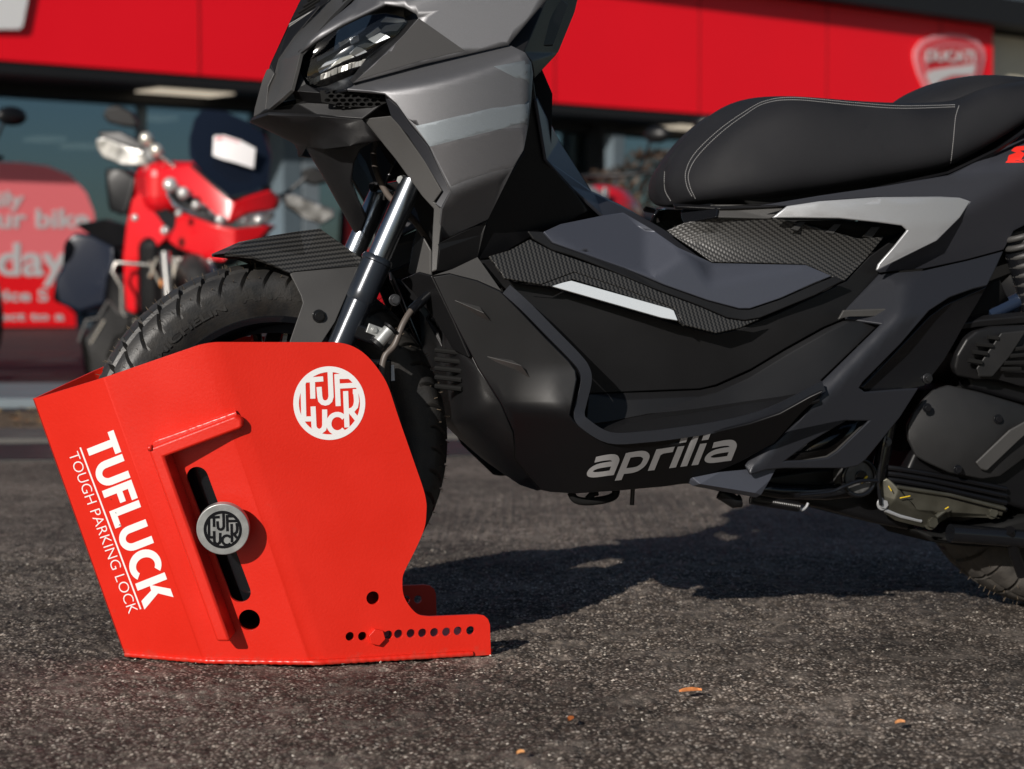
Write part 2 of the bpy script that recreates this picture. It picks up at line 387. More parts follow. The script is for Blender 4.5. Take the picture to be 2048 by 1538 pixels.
# ================================================================== SETTING: ground
def ground():
    def axis(lo, hi, step, far, lo_far, grow=1.16):
        a = [lo + step * i for i in range(int((hi - lo) / step) + 1)]
        s = step; x = a[-1]
        while x < far: s *= grow; x += s; a.append(x)
        s = step; x = a[0]; b = []
        while x > lo_far: s *= grow; x -= s; b.append(x)
        return np.array(b[::-1] + a)
    xs = axis(-1.0, 1.25, 0.0032, 400, -400); ys = axis(1.95, 3.9, 0.0040, 900, -300)
    X, Y = np.meshgrid(xs, ys); Z = np.zeros_like(X)
    rng = np.random.default_rng(11)
    def vnoise(s, amp):
        N = 256; g = rng.random((N, N)); x = X / s; y = Y / s; xi = np.floor(x).astype(int); yi = np.floor(y).astype(int); fx = x - xi; fy = y - yi
        fx = fx * fx * (3 - 2 * fx); fy = fy * fy * (3 - 2 * fy)
        a = g[yi % N, xi % N]; b = g[yi % N, (xi + 1) % N]; c = g[(yi + 1) % N, xi % N]; d = g[(yi + 1) % N, (xi + 1) % N]
        return amp * ((a * (1 - fx) + b * fx) * (1 - fy) + (c * (1 - fx) + d * fx) * fy - 0.5)
    near = (X > -1.1) & (X < 1.35) & (Y > 1.8) & (Y < 5)
    Z = vnoise(0.012, 0.0046) + vnoise(0.0068, 0.0042) + vnoise(0.045, 0.0030) + vnoise(0.14, 0.004)
    Z = np.where(near, Z, 0) - 0.0015
    Z = np.minimum(Z, 0.0012) - 0.001
    ny, nx = X.shape; V = np.stack([X, Y, Z], -1).reshape(-1, 3)
    i = np.arange(ny - 1)[:, None] * nx + np.arange(nx - 1)[None, :]; Fq = np.stack([i, i + 1, i + nx + 1, i + nx], -1).reshape(-1, 4)
    me = bpy.data.meshes.new('ground'); me.vertices.add(len(V)); me.vertices.foreach_set('co', V.ravel())
    me.loops.add(Fq.size); me.loops.foreach_set('vertex_index', Fq.ravel()); me.polygons.add(len(Fq))
    me.polygons.foreach_set('loop_start', np.arange(0, Fq.size, 4)); me.update(); me.validate()
    me.polygons.foreach_set('use_smooth', np.ones(len(Fq), bool))
    m = bpy.data.materials.new('worn_asphalt'); m.use_nodes = True; t = m.node_tree; b = t.nodes['Principled BSDF']; N = t.nodes.new; Lk = t.links.new
    tc = N('ShaderNodeTexCoord')
    def noise(s, d=4): n = N('ShaderNodeTexNoise'); n.inputs['Scale'].default_value = s; n.inputs['Detail'].default_value = d; Lk(tc.outputs['Object'], n.inputs['Vector']); return n.outputs[0]
    def rmp(src, stops):
        r = N('ShaderNodeValToRGB'); e = r.color_ramp.elements
        while len(e) < len(stops): e.new(0.5)
        for k, (p, c) in enumerate(stops): e[k].position = p; e[k].color = (*c, 1)
        Lk(src, r.inputs[0]); return r.outputs[0]
    def mix(fac, a, bb, mode='MIX'):
        x = N('ShaderNodeMix'); x.data_type = 'RGBA'; x.blend_type = mode
        for s, v in ((0, fac), (6, a), (7, bb)):
            if isinstance(v, (int, float)): x.inputs[s].default_value = v
            elif isinstance(v, tuple): x.inputs[s].default_value = (*v, 1)
            else: Lk(v, x.inputs[s])
        return x.outputs[2]
    vo = N('ShaderNodeTexVoronoi'); vo.inputs['Scale'].default_value = 190; Lk(tc.outputs['Object'], vo.inputs['Vector'])
    sep = N('ShaderNodeSeparateColor'); Lk(vo.outputs['Color'], sep.inputs[0])
    stone = rmp(sep.outputs[0], [(0.0, (0.095, 0.074, 0.060)), (0.45, (0.215, 0.178, 0.15)), (0.85, (0.38, 0.325, 0.275)), (0.96, (0.52, 0.46, 0.40)), (1.0, (0.60, 0.55, 0.48))])
    gap = N('ShaderNodeMapRange'); gap.inputs[1].default_value = 0.25; gap.inputs[2].default_value = 0.6; Lk(vo.outputs['Distance'], gap.inputs[0])
    base = mix(gap.outputs[0], stone, (0.045, 0.035, 0.028))
    mk = N('ShaderNodeMapRange'); mk.inputs[1].default_value = 0.50; mk.inputs[2].default_value = 0.72; Lk(noise(11, 8), mk.inputs[0])
    base = mix(mk.outputs[0], base, mix(noise(260, 4), (0.07, 0.058, 0.049), (0.25, 0.212, 0.18)))
    big = N('ShaderNodeMapRange'); big.inputs[1].default_value = 0.35; big.inputs[2].default_value = 0.65; big.inputs[3].default_value = 0.62; big.inputs[4].default_value = 1.3; Lk(noise(2.2, 6), big.inputs[0])
    base = mix(1.0, base, big.outputs[0], 'MULTIPLY')
    fine = N('ShaderNodeMapRange'); fine.inputs[1].default_value = 0.3; fine.inputs[2].default_value = 0.7; fine.inputs[3].default_value = 0.55; fine.inputs[4].default_value = 1.35; Lk(noise(30, 5), fine.inputs[0])
    base = mix(1.0, base, fine.outputs[0], 'MULTIPLY')
    Lk(base, b.inputs['Base Color']); b.inputs['Roughness'].default_value = 0.75; b.inputs['Specular IOR Level'].default_value = 0.3
    bp = N('ShaderNodeBump'); bp.inputs['Distance'].default_value = 0.0022; Lk(noise(420, 3), bp.inputs['Height']); Lk(bp.outputs[0], b.inputs['Normal'])
    tag(link('ground', me, m), kind='structure')
ground()
# loose grit on the asphalt
def grit():
    bm = bmesh.new()
    cols = 3
    for k in range(3000):
        d = 1.95 + (random.random() ** 1.1) * 3.2; x = (random.random() - 0.5) * 2 * d * 0.30; r = random.choice([0.0011, 0.0014, 0.0018, 0.0024]) * random.uniform(0.7, 1.1)
        res = bmesh.ops.create_icosphere(bm, subdivisions=1, radius=r) if False else None
        ax = [Vector((random.gauss(0, 1), random.gauss(0, 1), random.gauss(0, 1))).normalized() for _ in range(6)]
        c = Vector((x, d, r * 0.25)); vs = []
        for v in ((1, 0, 0), (-1, 0, 0), (0, 1, 0), (0, -1, 0), (0, 0, .7), (0, 0, -.7)):
            vs.append(bm.verts.new(c + Vector(v) * r + Vector((random.uniform(-.4, .4), random.uniform(-.4, .4), random.uniform(-.3, .3))) * r))
        mi = random.choice([0, 0, 0, 0, 0, 1, 1, 1, 2]) if d < 3.2 else random.choice([0, 0, 1])
        for a, b2, c2 in ((0, 2, 4), (2, 1, 4), (1, 3, 4), (3, 0, 4), (2, 0, 5), (1, 2, 5), (3, 1, 5), (0, 3, 5)):
            f = bm.faces.new((vs[a], vs[b2], vs[c2])); f.material_index = mi
    me = bpy.data.meshes.new('grit'); bm.to_mesh(me); bm.free()
    for c in ((0.16, 0.14, 0.12), (0.30, 0.27, 0.23), (0.55, 0.50, 0.44)): me.materials.append(mat('grit', c, 0.7))
    tag(link('grit', me), 'small loose grit scattered over the worn asphalt', 'grit', kind='stuff')
grit()
def leaf(px, py, L, a, col, label):
    g = hit(px, py, Vector((0, 0, 0.004)), Vector((0, 0, 1))); bm = bmesh.new(); rows = []
    for i in range(9):
        t = i / 8; wd = L * 0.24 * math.sin(math.pi * min(1, t * 1.02 + 0.02)) ** 0.8 + 0.0003; z = 0.002 + 0.002 * math.sin(t * 2.6)
        rows.append([bm.verts.new(Vector((t * L - L / 2, s * wd, z + abs(s) * 0.0008 + (0.0022 if s > 0 else 0)))) for s in (-1, 0, 1)])
    for i in range(8):
        for k in range(2): bm.faces.new((rows[i][k], rows[i][k + 1], rows[i + 1][k + 1], rows[i + 1][k]))
    bmesh.ops.solidify(bm, geom=bm.faces[:], thickness=0.0004)
    o = fin(bm, 'fallen_leaf', mat('autumn_leaf', col, 0.6, var=(150, 0.3)), smooth=60); o.location = g; o.rotation_euler = (0, 0, a)
    tag(o, label, 'leaf')
leaf(1381, 1387, 0.030, 0.12, (0.62, 0.22, 0.07), 'orange fallen leaf lying alone on the asphalt in the right foreground')
leaf(1142, 1444, 0.014, 1.0, (0.45, 0.13, 0.03), 'small reddish leaf scrap on the asphalt, left of the larger orange leaf')
leaf(1800, 1451, 0.013, 0.2, (0.55, 0.24, 0.09), 'small pale orange leaf scrap near the right edge of the foreground')
leaf(1041, 1512, 0.010, 0.4, (0.60, 0.28, 0.10), 'tiny orange scrap of leaf at the bottom middle of the foreground')

# ================================================================== PARKING LOCK
MR = M['red']
lock = empty('parking_lock', 'bright red folded steel wheel clamp on the asphalt, round logo on its flank', 'wheel lock', MB)
def gl(px, py):   # ground point in bike frame
    return MBI @ hit(px, py, Vector((0, 0, 0)), Vector((0, 0, 1)))
c0 = gl(640, 1331); c1 = gl(982, 1309); LC = -(c0.y + c1.y) / 2
a0 = gl(256, 1312); ab0 = gl(415, 1327)
L0 = max(0.006, -a0.y); LAB = -ab0.y
print('lock lats apex', -a0.y, 'AB', LAB, 'C', -c0.y, -c1.y, LC)
def with_lat(px, py, lat): return P(px, py, lat)
LAB = min(LAB, LC - 0.045)
A_b = P(252, 1311, L0); A_b.z = 0.0
B_b = P(413, 1326, LAB); B_b.z = 0.0
C_b = P(637, 1331, LC); C_b.z = 0.0
LEAN = Vector((-0.334, 0, 1.0))          # every bend leans forward by the same amount
def top_of(b, px, py, lat): return b + LEAN * P(px, py, lat).z
A_t, B_t, C_t = top_of(A_b, 71, 798, L0), top_of(B_b, 204, 754, LAB), top_of(C_b, 423, 684, LC)
print('A', A_t, A_b, 'B', B_t, B_b, 'C', C_t, C_b)
def frame(o, px_dir, in_pl):     # orthonormal frame: ex along px_dir, ey in plane, ez toward camera
    ex = (px_dir - o).normalized(); ey = (in_pl - o); ey = (ey - ex * ey.dot(ex)).normalized(); return ex, ey
def to2(pts, o, ex, ey, off=0.0):
    ez = ex.cross(ey).normalized(); out = []
    for p in pts:
        h = hitL(p[0], p[1], o + ez * off, ez); out.append(((h - o).dot(ex), (h - o).dot(ey)))
    return out
exA, eyA = frame(A_b, B_b, A_t); exB, eyB = frame(B_b, C_b, B_t); exC = Vector((1, 0, 0)); eyC = Vector((0, 0, 1))
def d2(p, o, ex, ey): return ((p - o).dot(ex), (p - o).dot(ey))
def cpx(pts): return cr(500, 640, 2.166, pts)
T5 = 0.006
outC = [(423, 684), (600, 684), (660, 684.5)] + [(675, 685), (699, 690), (722, 702), (740, 718), (759, 742), (777, 774), (800, 843), (842, 963), (852, 1000), (853, 1023), (849, 1056), (832, 1097), (809, 1143), (805, 1162), (807, 1189), (819, 1212), (837, 1229), (860, 1233), (955, 1229), (968, 1231), (976, 1238), (980, 1249), (982, 1307), (637, 1331)]
def smooth_loop(pts, i0, i1, k=4):
    seg = curve_pts([Vector((p[0], p[1], 0)) for p in pts[i0:i1 + 1]], k); return [tuple(p) for p in pts[:i0]] + [(s.x, s.y) for s in seg] + [tuple(p) for p in pts[i1 + 1:]]
outC = smooth_loop(outC, 2, 20, 4)
C2 = to2(outC, C_b, exC, eyC); C2 = [(x, max(y, 0.0)) for x, y in C2]; C2[-1] = (0, 0); C2[0] = d2(C_t, C_b, exC, eyC); C2[-2] = (C2[-2][0], 0.0)
holesC = [(700, 1273, 9), (725, 1272.5, 9), (752, 1273, 8), (777, 1270, 9), (797, 1268, 9), (822, 1267, 9), (845, 1266, 9), (869, 1265, 9), (893, 1264, 9), (916, 1262, 9), (941, 1261, 9), (746, 1196, 13.5)]
hC = []
for x, y, r in holesC:
    c = to2([(x, y)], C_b, exC, eyC)[0]; hC.append(circ(c[0], c[1], r / 1415.0, n=20))
B2 = [(0, 0), d2(C_b, B_b, exB, eyB), d2(C_t, B_b, exB, eyB), d2(B_t, B_b, exB, eyB)]
s0, s1, s2 = to2([(394.7, 955), (480, 1184), (498.6, 1240)], B_b, exB, eyB)
ang = math.degrees(math.atan2(s1[1] - s0[1], s1[0] - s0[0])); rs = 0.0152
slot = [(s0[0] + rs * math.cos(math.radians(ang + 90 + 180 * k / 12)), s0[1] + rs * math.sin(math.radians(ang + 90 + 180 * k / 12))) for k in range(13)] + \
       [(s1[0] + rs * math.cos(math.radians(ang - 90 + 180 * k / 12)), s1[1] + rs * math.sin(math.radians(ang - 90 + 180 * k / 12))) for k in range(13)]
A2 = [(0, 0), d2(B_b, A_b, exA, eyA), d2(B_t, A_b, exA, eyA), d2(A_t, A_b, exA, eyA)]
def plate_mesh():
    """the folded side plate: three leaves with real holes, rounded bends between them"""
    bm = bmesh.new()
    for shapes, o, ex, ey in (([[A2]], A_b, exA, eyA), ([[B2, slot, circ(s2[0], s2[1], 0.0152, n=24)]], B_b, exB, eyB), ([[C2] + hC], C_b, exC, eyC)):
        V, T = tri2d(shapes); ez = ex.cross(ey).normalized(); bv = {i: bm.verts.new(o + ex * V[i].x + ey * V[i].y) for i in sorted({i for f in T for i in f})}
        for f in T:
            fc = bm.faces.new([bv[i] for i in f]); fc.normal_update()
            if fc.normal.dot(ez) < 0: fc.normal_flip()
    bmesh.ops.remove_doubles(bm, verts=bm.verts, dist=0.0004)
    bmesh.ops.dissolve_limit(bm, angle_limit=0.01, verts=bm.verts, edges=bm.edges)
    # rounded bends
    be = []
    for e in bm.edges:
        if len(e.link_faces) == 2 and e.calc_face_angle() > 0.12 and (e.verts[0].co - e.verts[1].co).length > 0.3: be.append(e)
    be.sort(key=lambda e: -e.verts[0].co.x - e.verts[1].co.x)
    r1 = bmesh.ops.bevel(bm, geom=be[:1], offset=0.017, segments=8, affect='EDGES', profile=0.5)
    r2 = bmesh.ops.bevel(bm, geom=[e for e in be[1:] if e.is_valid], offset=0.006, segments=5, affect='EDGES', profile=0.5)
    bmesh.ops.recalc_face_normals(bm, faces=bm.faces)
    if sum(f.normal.y * f.calc_area() for f in bm.faces) > 0:
        for f in bm.faces: f.normal_flip()
    me = bpy.data.meshes.new('side_plate'); bm.to_mesh(me); bm.free()
    for p in me.polygons: p.use_smooth = True
    me.set_sharp_from_angle(angle=math.radians(30)); return me
pm = plate_mesh()
def pmods(o):
    s = o.modifiers.new('s', 'SOLIDIFY'); s.thickness = T5; s.offset = -1
    b = o.modifiers.new('b', 'BEVEL'); b.width = 0.0009; b.segments = 2; b.limit_method = 'ANGLE'; b.angle_limit = math.radians(50); b.harden_normals = True
near_plate = link('side_plate', pm, MR, lock, 'near side plate with logo, slot and row of holes'); pmods(near_plate)
far_plate = link('side_plate', pm, MR, lock, 'far side plate behind the tyre'); far_plate.scale = (1, -1, 1); pmods(far_plate)
# front nose strip joining the two leaves
bm = bmesh.new(); q = [Vector((A_b.x, -L0, 0)), Vector((A_b.x, L0, 0)), Vector((A_t.x, L0, A_t.z)), Vector((A_t.x, -L0, A_t.z))]
fv = [bm.verts.new(v + Vector((-0.0006, 0, 0))) for v in q]; bm.faces.new(fv); bmesh.ops.solidify(bm, geom=bm.faces[:], thickness=-0.004); fin(bm, 'nose_strip', MR, lock, bevel=0.001)
# base: cross plate inside, tyre ramp
tag(flat('base_plate', [[[(A_b.x + 0.03, -0.03), (0.0, -LC + 0.012), (0.30, -LC + 0.012), (0.30, LC - 0.012), (0.0, LC - 0.012), (A_b.x + 0.03, 0.03)]]], Vector((0, 0, 0.007)), Vector((1, 0, 0)), Vector((0, 1, 0)), MR, lock, t=0.005))
zr = 0.03
bm = bmesh.new()
for s in (-1, 1):
    vs = [bm.verts.new(Vector((x, y, z))) for x, y, z in ((0.11 , -LC + .007, 0.008), (0.11, LC - .007, 0.008), (0.175, LC - .007, 0.16 if False else 0.085), (0.175, -LC + .007, 0.085))] if s == 1 else None
    if vs: bm.faces.new(vs)
bmesh.ops.solidify(bm, geom=bm.faces[:], thickness=0.005); fin(bm, 'wheel_chock', MR, lock, bevel=0.001)
# weld bead around the foot
def weld(pts, r, name='weld_bead', k=70):
    c = []; pts = [Vector(p) for p in pts]; tot = sum((pts[i + 1] - pts[i]).length for i in range(len(pts) - 1)); n = max(8, int(tot / 0.0035))
    ls = 0; res = []
    for i in range(len(pts) - 1):
        L = (pts[i + 1] - pts[i]).length; m_ = max(1, int(n * L / tot))
        for j in range(m_): res.append(pts[i].lerp(pts[i + 1], j / m_))
    res.append(pts[-1]); bm = bmesh.new(); bm_tube(bm, [p + Vector((random.uniform(-1, 1), random.uniform(-1, 1), random.uniform(-1, 1))) * r * 0.05 for p in res], [r * (1 + 0.07 * math.sin(i * 1.9) + random.uniform(-.05, .05)) for i in range(len(res))], 8)
    return fin(bm, name, MR, lock, smooth=80)
off = Vector((0, -0.001, 0.004))
weld([A_b + off, B_b + off, C_b + off, C_b + Vector((0.225, 0, 0)) + off], 0.0042)
nB = exB.cross(eyB).normalized()
# guard: an L of flat bar standing on the slotted leaf
HG = 0.040
def Bpx(px, py, o): return hitL(px, py, B_b + nB * o, nB)
gl_pts = [(295, 897), (462, 837), (476, 846), (477, 864), (329, 915), (461, 1284), (433, 1284)]
g2 = to2(gl_pts, B_b, exB, eyB, HG)
gd = flat('guard', [[g2]], B_b + nB * HG, exB, eyB, MR, lock, t=HG + 0.002, bevel=0.0045, seg=5)
xe = max(p[0] for p in g2)
for v in gd.data.vertices:          # lip shaped to run out, keeping its shadow off the next leaf
    r_ = v.co - B_b; hgt = r_.dot(nB)
    if hgt > 0.01 and r_.dot(exB) > xe - 0.01: v.co -= nB * (hgt - 0.014)
e1 = [B_b + exB * x + eyB * y + nB * 0.001 for x, y in (g2[6], g2[0], g2[1])]
weld(e1, 0.0045); 
e2 = [B_b + exB * (x - .0045) + eyB * (y - .001) + nB * 0.002 for x, y in (g2[6], g2[0])]
weld([B_b + exB * x + eyB * y + nB * (HG - 0.001) for x, y in (g2[0], (g2[0][0] + .006, g2[0][1] + .001))], 0.004)
# locking bar seen in the slot + knob
tube('locking_bar', [Bpx(445, 1059, -0.004), Bpx(445, 1059, 0) - nB * 0.26 * 1.0 if False else Bpx(445, 1059, 0) - nB * 0.06], 0.010, M['steel_dark'], lock)
c_s = ((s0[0] + s1[0]) / 2, (s0[1] + s1[1]) / 2)
dS = Vector((s1[0] - s0[0], s1[1] - s0[1])).normalized()
pl = [(c_s[0] + dS.x * a + dS.y * b, c_s[1] + dS.y * a - dS.x * b) for a, b in ((-0.115, -0.024), (0.115, -0.024), (0.115, 0.024), (-0.115, 0.024))]
flat('slider_plate', [[pl]], B_b - nB * 0.028, exB, eyB, M['gloss_black'], lock, t=0.004)
KO = 0.040; kc = Bpx(445.5, 1059, KO); kr = 0.0362
def disc(bm, c, n, r, t, seg=48):
    x = n.orthogonal().normalized(); y = n.cross(x); a = [bm.verts.new(c + (x * math.cos(2 * math.pi * k / seg) + y * math.sin(2 * math.pi * k / seg)) * r) for k in range(seg)]
    b = [bm.verts.new(v.co - n * t) for v in a]; bm.faces.new(a); bm.faces.new(b[::-1])
    for k in range(seg): bm.faces.new((a[k], b[k], b[(k + 1) % seg], a[(k + 1) % seg]))
knob_n = (nB * 0.97 + Vector((0.10, 0, -0.02))).normalized()
bm = bmesh.new(); disc(bm, kc, knob_n, kr, 0.014); bmesh.ops.recalc_face_normals(bm, faces=bm.faces); knob = fin(bm, 'lock_knob', M['steel'], lock, smooth=40, bevel=0.0014, seg=3, label='round steel locking knob with black logo')
bm = bmesh.new(); disc(bm, kc - knob_n * 0.0135, knob_n, 0.012, 0.04); bmesh.ops.recalc_face_normals(bm, faces=bm.faces); fin(bm, 'spindle', M['steel_dark'], knob, smooth=40)
# logo, in units of the crop it was traced from; centre (757, 815)
def logo_shapes(fx, fy):
    W = 78; S = []
    ring = [circ(757, 817, 553, 566, 72), circ(760, 818, 470, 480, 64)]
    st = [[(415, 462), (664, 444)], [(497, 450), (505, 748)], [(768, 300), (785, 715), (768, 775), (735, 806), (697, 816), (655, 806), (625, 775), (611, 715), (600, 568)],
          [(873, 372), (895, 862)], [(850, 408), (1065, 405)], [(895, 556), (1175, 540)], [(352, 500), (366, 1075)], [(340, 1062), (520, 1058)],
          [(508, 868), (522, 1180), (545, 1228), (590, 1252), (630, 1248), (672, 1215), (688, 1160), (686, 915)],
          arc(882, 1132, 132, 142, -38, -322, 18), [(1008, 632), (1030, 1190)], [(1120, 640), (1200, 640)], [(1163, 620), (1176, 790), (1162, 868), (1120, 918), (1060, 940)], [(1070, 925), (1185, 1065)]]
    S.append([[(fx(x), fy(y)) for x, y in lp] for lp in ring])
    for s in st: S.append([[(fx(x), fy(y)) for x, y in stroke(s, W)]])
    return S
def film(name, shapes2d, o, ex, ey, m, parent, off=0.0004, t=0.0003, label=None):
    return flat(name, shapes2d, o + ex.cross(ey).normalized() * (off), ex, ey, m, parent, t=t, bevel=0, label=label)
kx = 1 / 7.69
Ls = logo_shapes(lambda x: 560 + x * kx, lambda y: 700 + y * kx)
film('round_logo', [[to2(lp, C_b, exC, eyC) for lp in sh] for sh in Ls], C_b, exC, eyC, M['white'], lock, label='white circular letter logo')
kxn = (Vector((1, 0, 0)) - knob_n * knob_n.x).normalized(); kyn = knob_n.cross(kxn); 
if kyn.z < 0: kyn = -kyn
# the knob's logo: black disc lines inside a black ring
sk = 0.0265 / 560
Lk_ = logo_shapes(lambda x: (x - 757) * sk, lambda y: -(y - 815) * sk)
ex_k = kxn if kxn.cross(kyn).dot(knob_n) > 0 else -kxn
film('round_logo', Lk_, kc, ex_k, kyn, M['gloss_black'], knob, off=0.0005)
# red bolt and ring
bc = hitL(752, 1273, C_b, Vector((0, -1, 0))); bm = bmesh.new(); disc(bm, bc + Vector((0, -0.008, 0)), Vector((0, -1, 0)), 0.0125, 0.009, 6); bmesh.ops.recalc_face_normals(bm, faces=bm.faces)
fin(bm, 'bolt', MR, lock, smooth=20, bevel=0.0012, seg=3)
rc = hitL(777, 1270, C_b, Vector((0, -1, 0)))
def torus(bm, c, n, R, r, a=32, b=10):
    x = n.orthogonal().normalized(); y = n.cross(x); V = []
    for i in range(a):
        d = x * math.cos(2 * math.pi * i / a) + y * math.sin(2 * math.pi * i / a)
        V.append([bm.verts.new(c + d * (R + r * math.cos(2 * math.pi * j / b)) + n * r * math.sin(2 * math.pi * j / b)) for j in range(b)])
    for i in range(a):
        for j in range(b): bm.faces.new((V[i][j], V[(i + 1) % a][j], V[(i + 1) % a][(j + 1) % b], V[i][(j + 1) % b]))
bm = bmesh.new(); torus(bm, rc + Vector((0, 0.016, 0)), Vector((0, 1, 0)), 0.0075, 0.0022); fin(bm, 'nut_ring', M['steel_dark'], lock, smooth=60)
tube('cross_bolt', [bc, Vector((bc.x, LC, bc.z))], 0.0045, M['steel_dark'], lock)
# lettering on the front leaf: crop pixels -> photo pixels -> plate plane
def A_from_crop(x, y): return to2([(x / 2.166, 640 + y / 2.166)], A_b, exA, eyA)[0]
def mapA(O, X, Y, u, v): return A_from_crop(O[0] + X[0] * u + Y[0] * v, O[1] + X[1] * u + Y[1] * v)
def bold_letters():
    S = []; x = 0.0; sw = 0.235
    def add(lp): S.append([[(x + px_, py_) for px_, py_ in lp]])
    def rect(a, b, c, d): add([(a, b), (c, b), (c, d), (a, d)])
    for ch, wd in (('T', .74), ('U', .80), ('F', .62), ('L', .58), ('U', .80), ('C', .86), ('K', .84)):
        if ch == 'T': rect(0, 1 - .2, wd, 1); rect(wd / 2 - sw / 2, 0, wd / 2 + sw / 2, 1)
        if ch == 'U':
            o_ = arc(wd / 2, .38, wd / 2, .40, 180, 360, 14); i_ = arc(wd / 2, .38, wd / 2 - sw, .19, 360, 180, 14); add([(0, 1)] + o_ + [(wd, 1), (wd - sw, 1)] + i_ + [(sw, 1)])
        if ch == 'F': rect(0, 0, sw, 1); rect(0, 1 - .2, wd, 1); rect(0, .42, wd * .92, .61)
        if ch == 'L': rect(0, 0, sw, 1); rect(0, 0, wd, .2)
        if ch == 'C': add(arc(.50, .5, .50, .52, 48, 312, 26) + arc(.52, .5, .27, .31, 305, 55, 22))
        if ch == 'K': rect(0, 0, sw, 1); add([(.2, .42), (.56, 1), (.84, 1), (.42, .40)]); add([(.30, .58), (.58, 0), (.87, 0), (.48, .70)])
        x += wd + 0.07
    W = x - 0.07; return [[[(a / W, b) for a, b in lp] for lp in sh] for sh in S]
BL = bold_letters(); O_, X_, Y_ = (365, 526), (260, 724), (127, -50)
film('lettering', [[[mapA(O_, X_, Y_, u, v) for u, v in lp] for lp in sh] for sh in BL], A_b, exA, eyA, M['white'], lock, label='bold white word TUFLUCK')
film('lettering', [[[mapA((345, 553), (262, 700), (10, -3), u, v) for u, v in ((0, 0), (1, 0), (1, .62), (0, .62))]]], A_b, exA, eyA, M['white'], lock, label='thin white rule under the word')
vs, fs, W_ = text_mesh2d('TOUGH PARKING LOCK', 1.0, -0.012)
cap = max(v[1] for v in vs)
def fnA(x, y, h):
    a, b = mapA((296, 580), (262, 694), (42, -14), x / W_, y / cap); return A_b + exA * a + eyA * b + exA.cross(eyA) * (0.0002 + h)
extr(vs, fs, fnA, 0.0003, 'lettering', M['white'], lock, label='thin white words TOUGH PARKING LOCK')
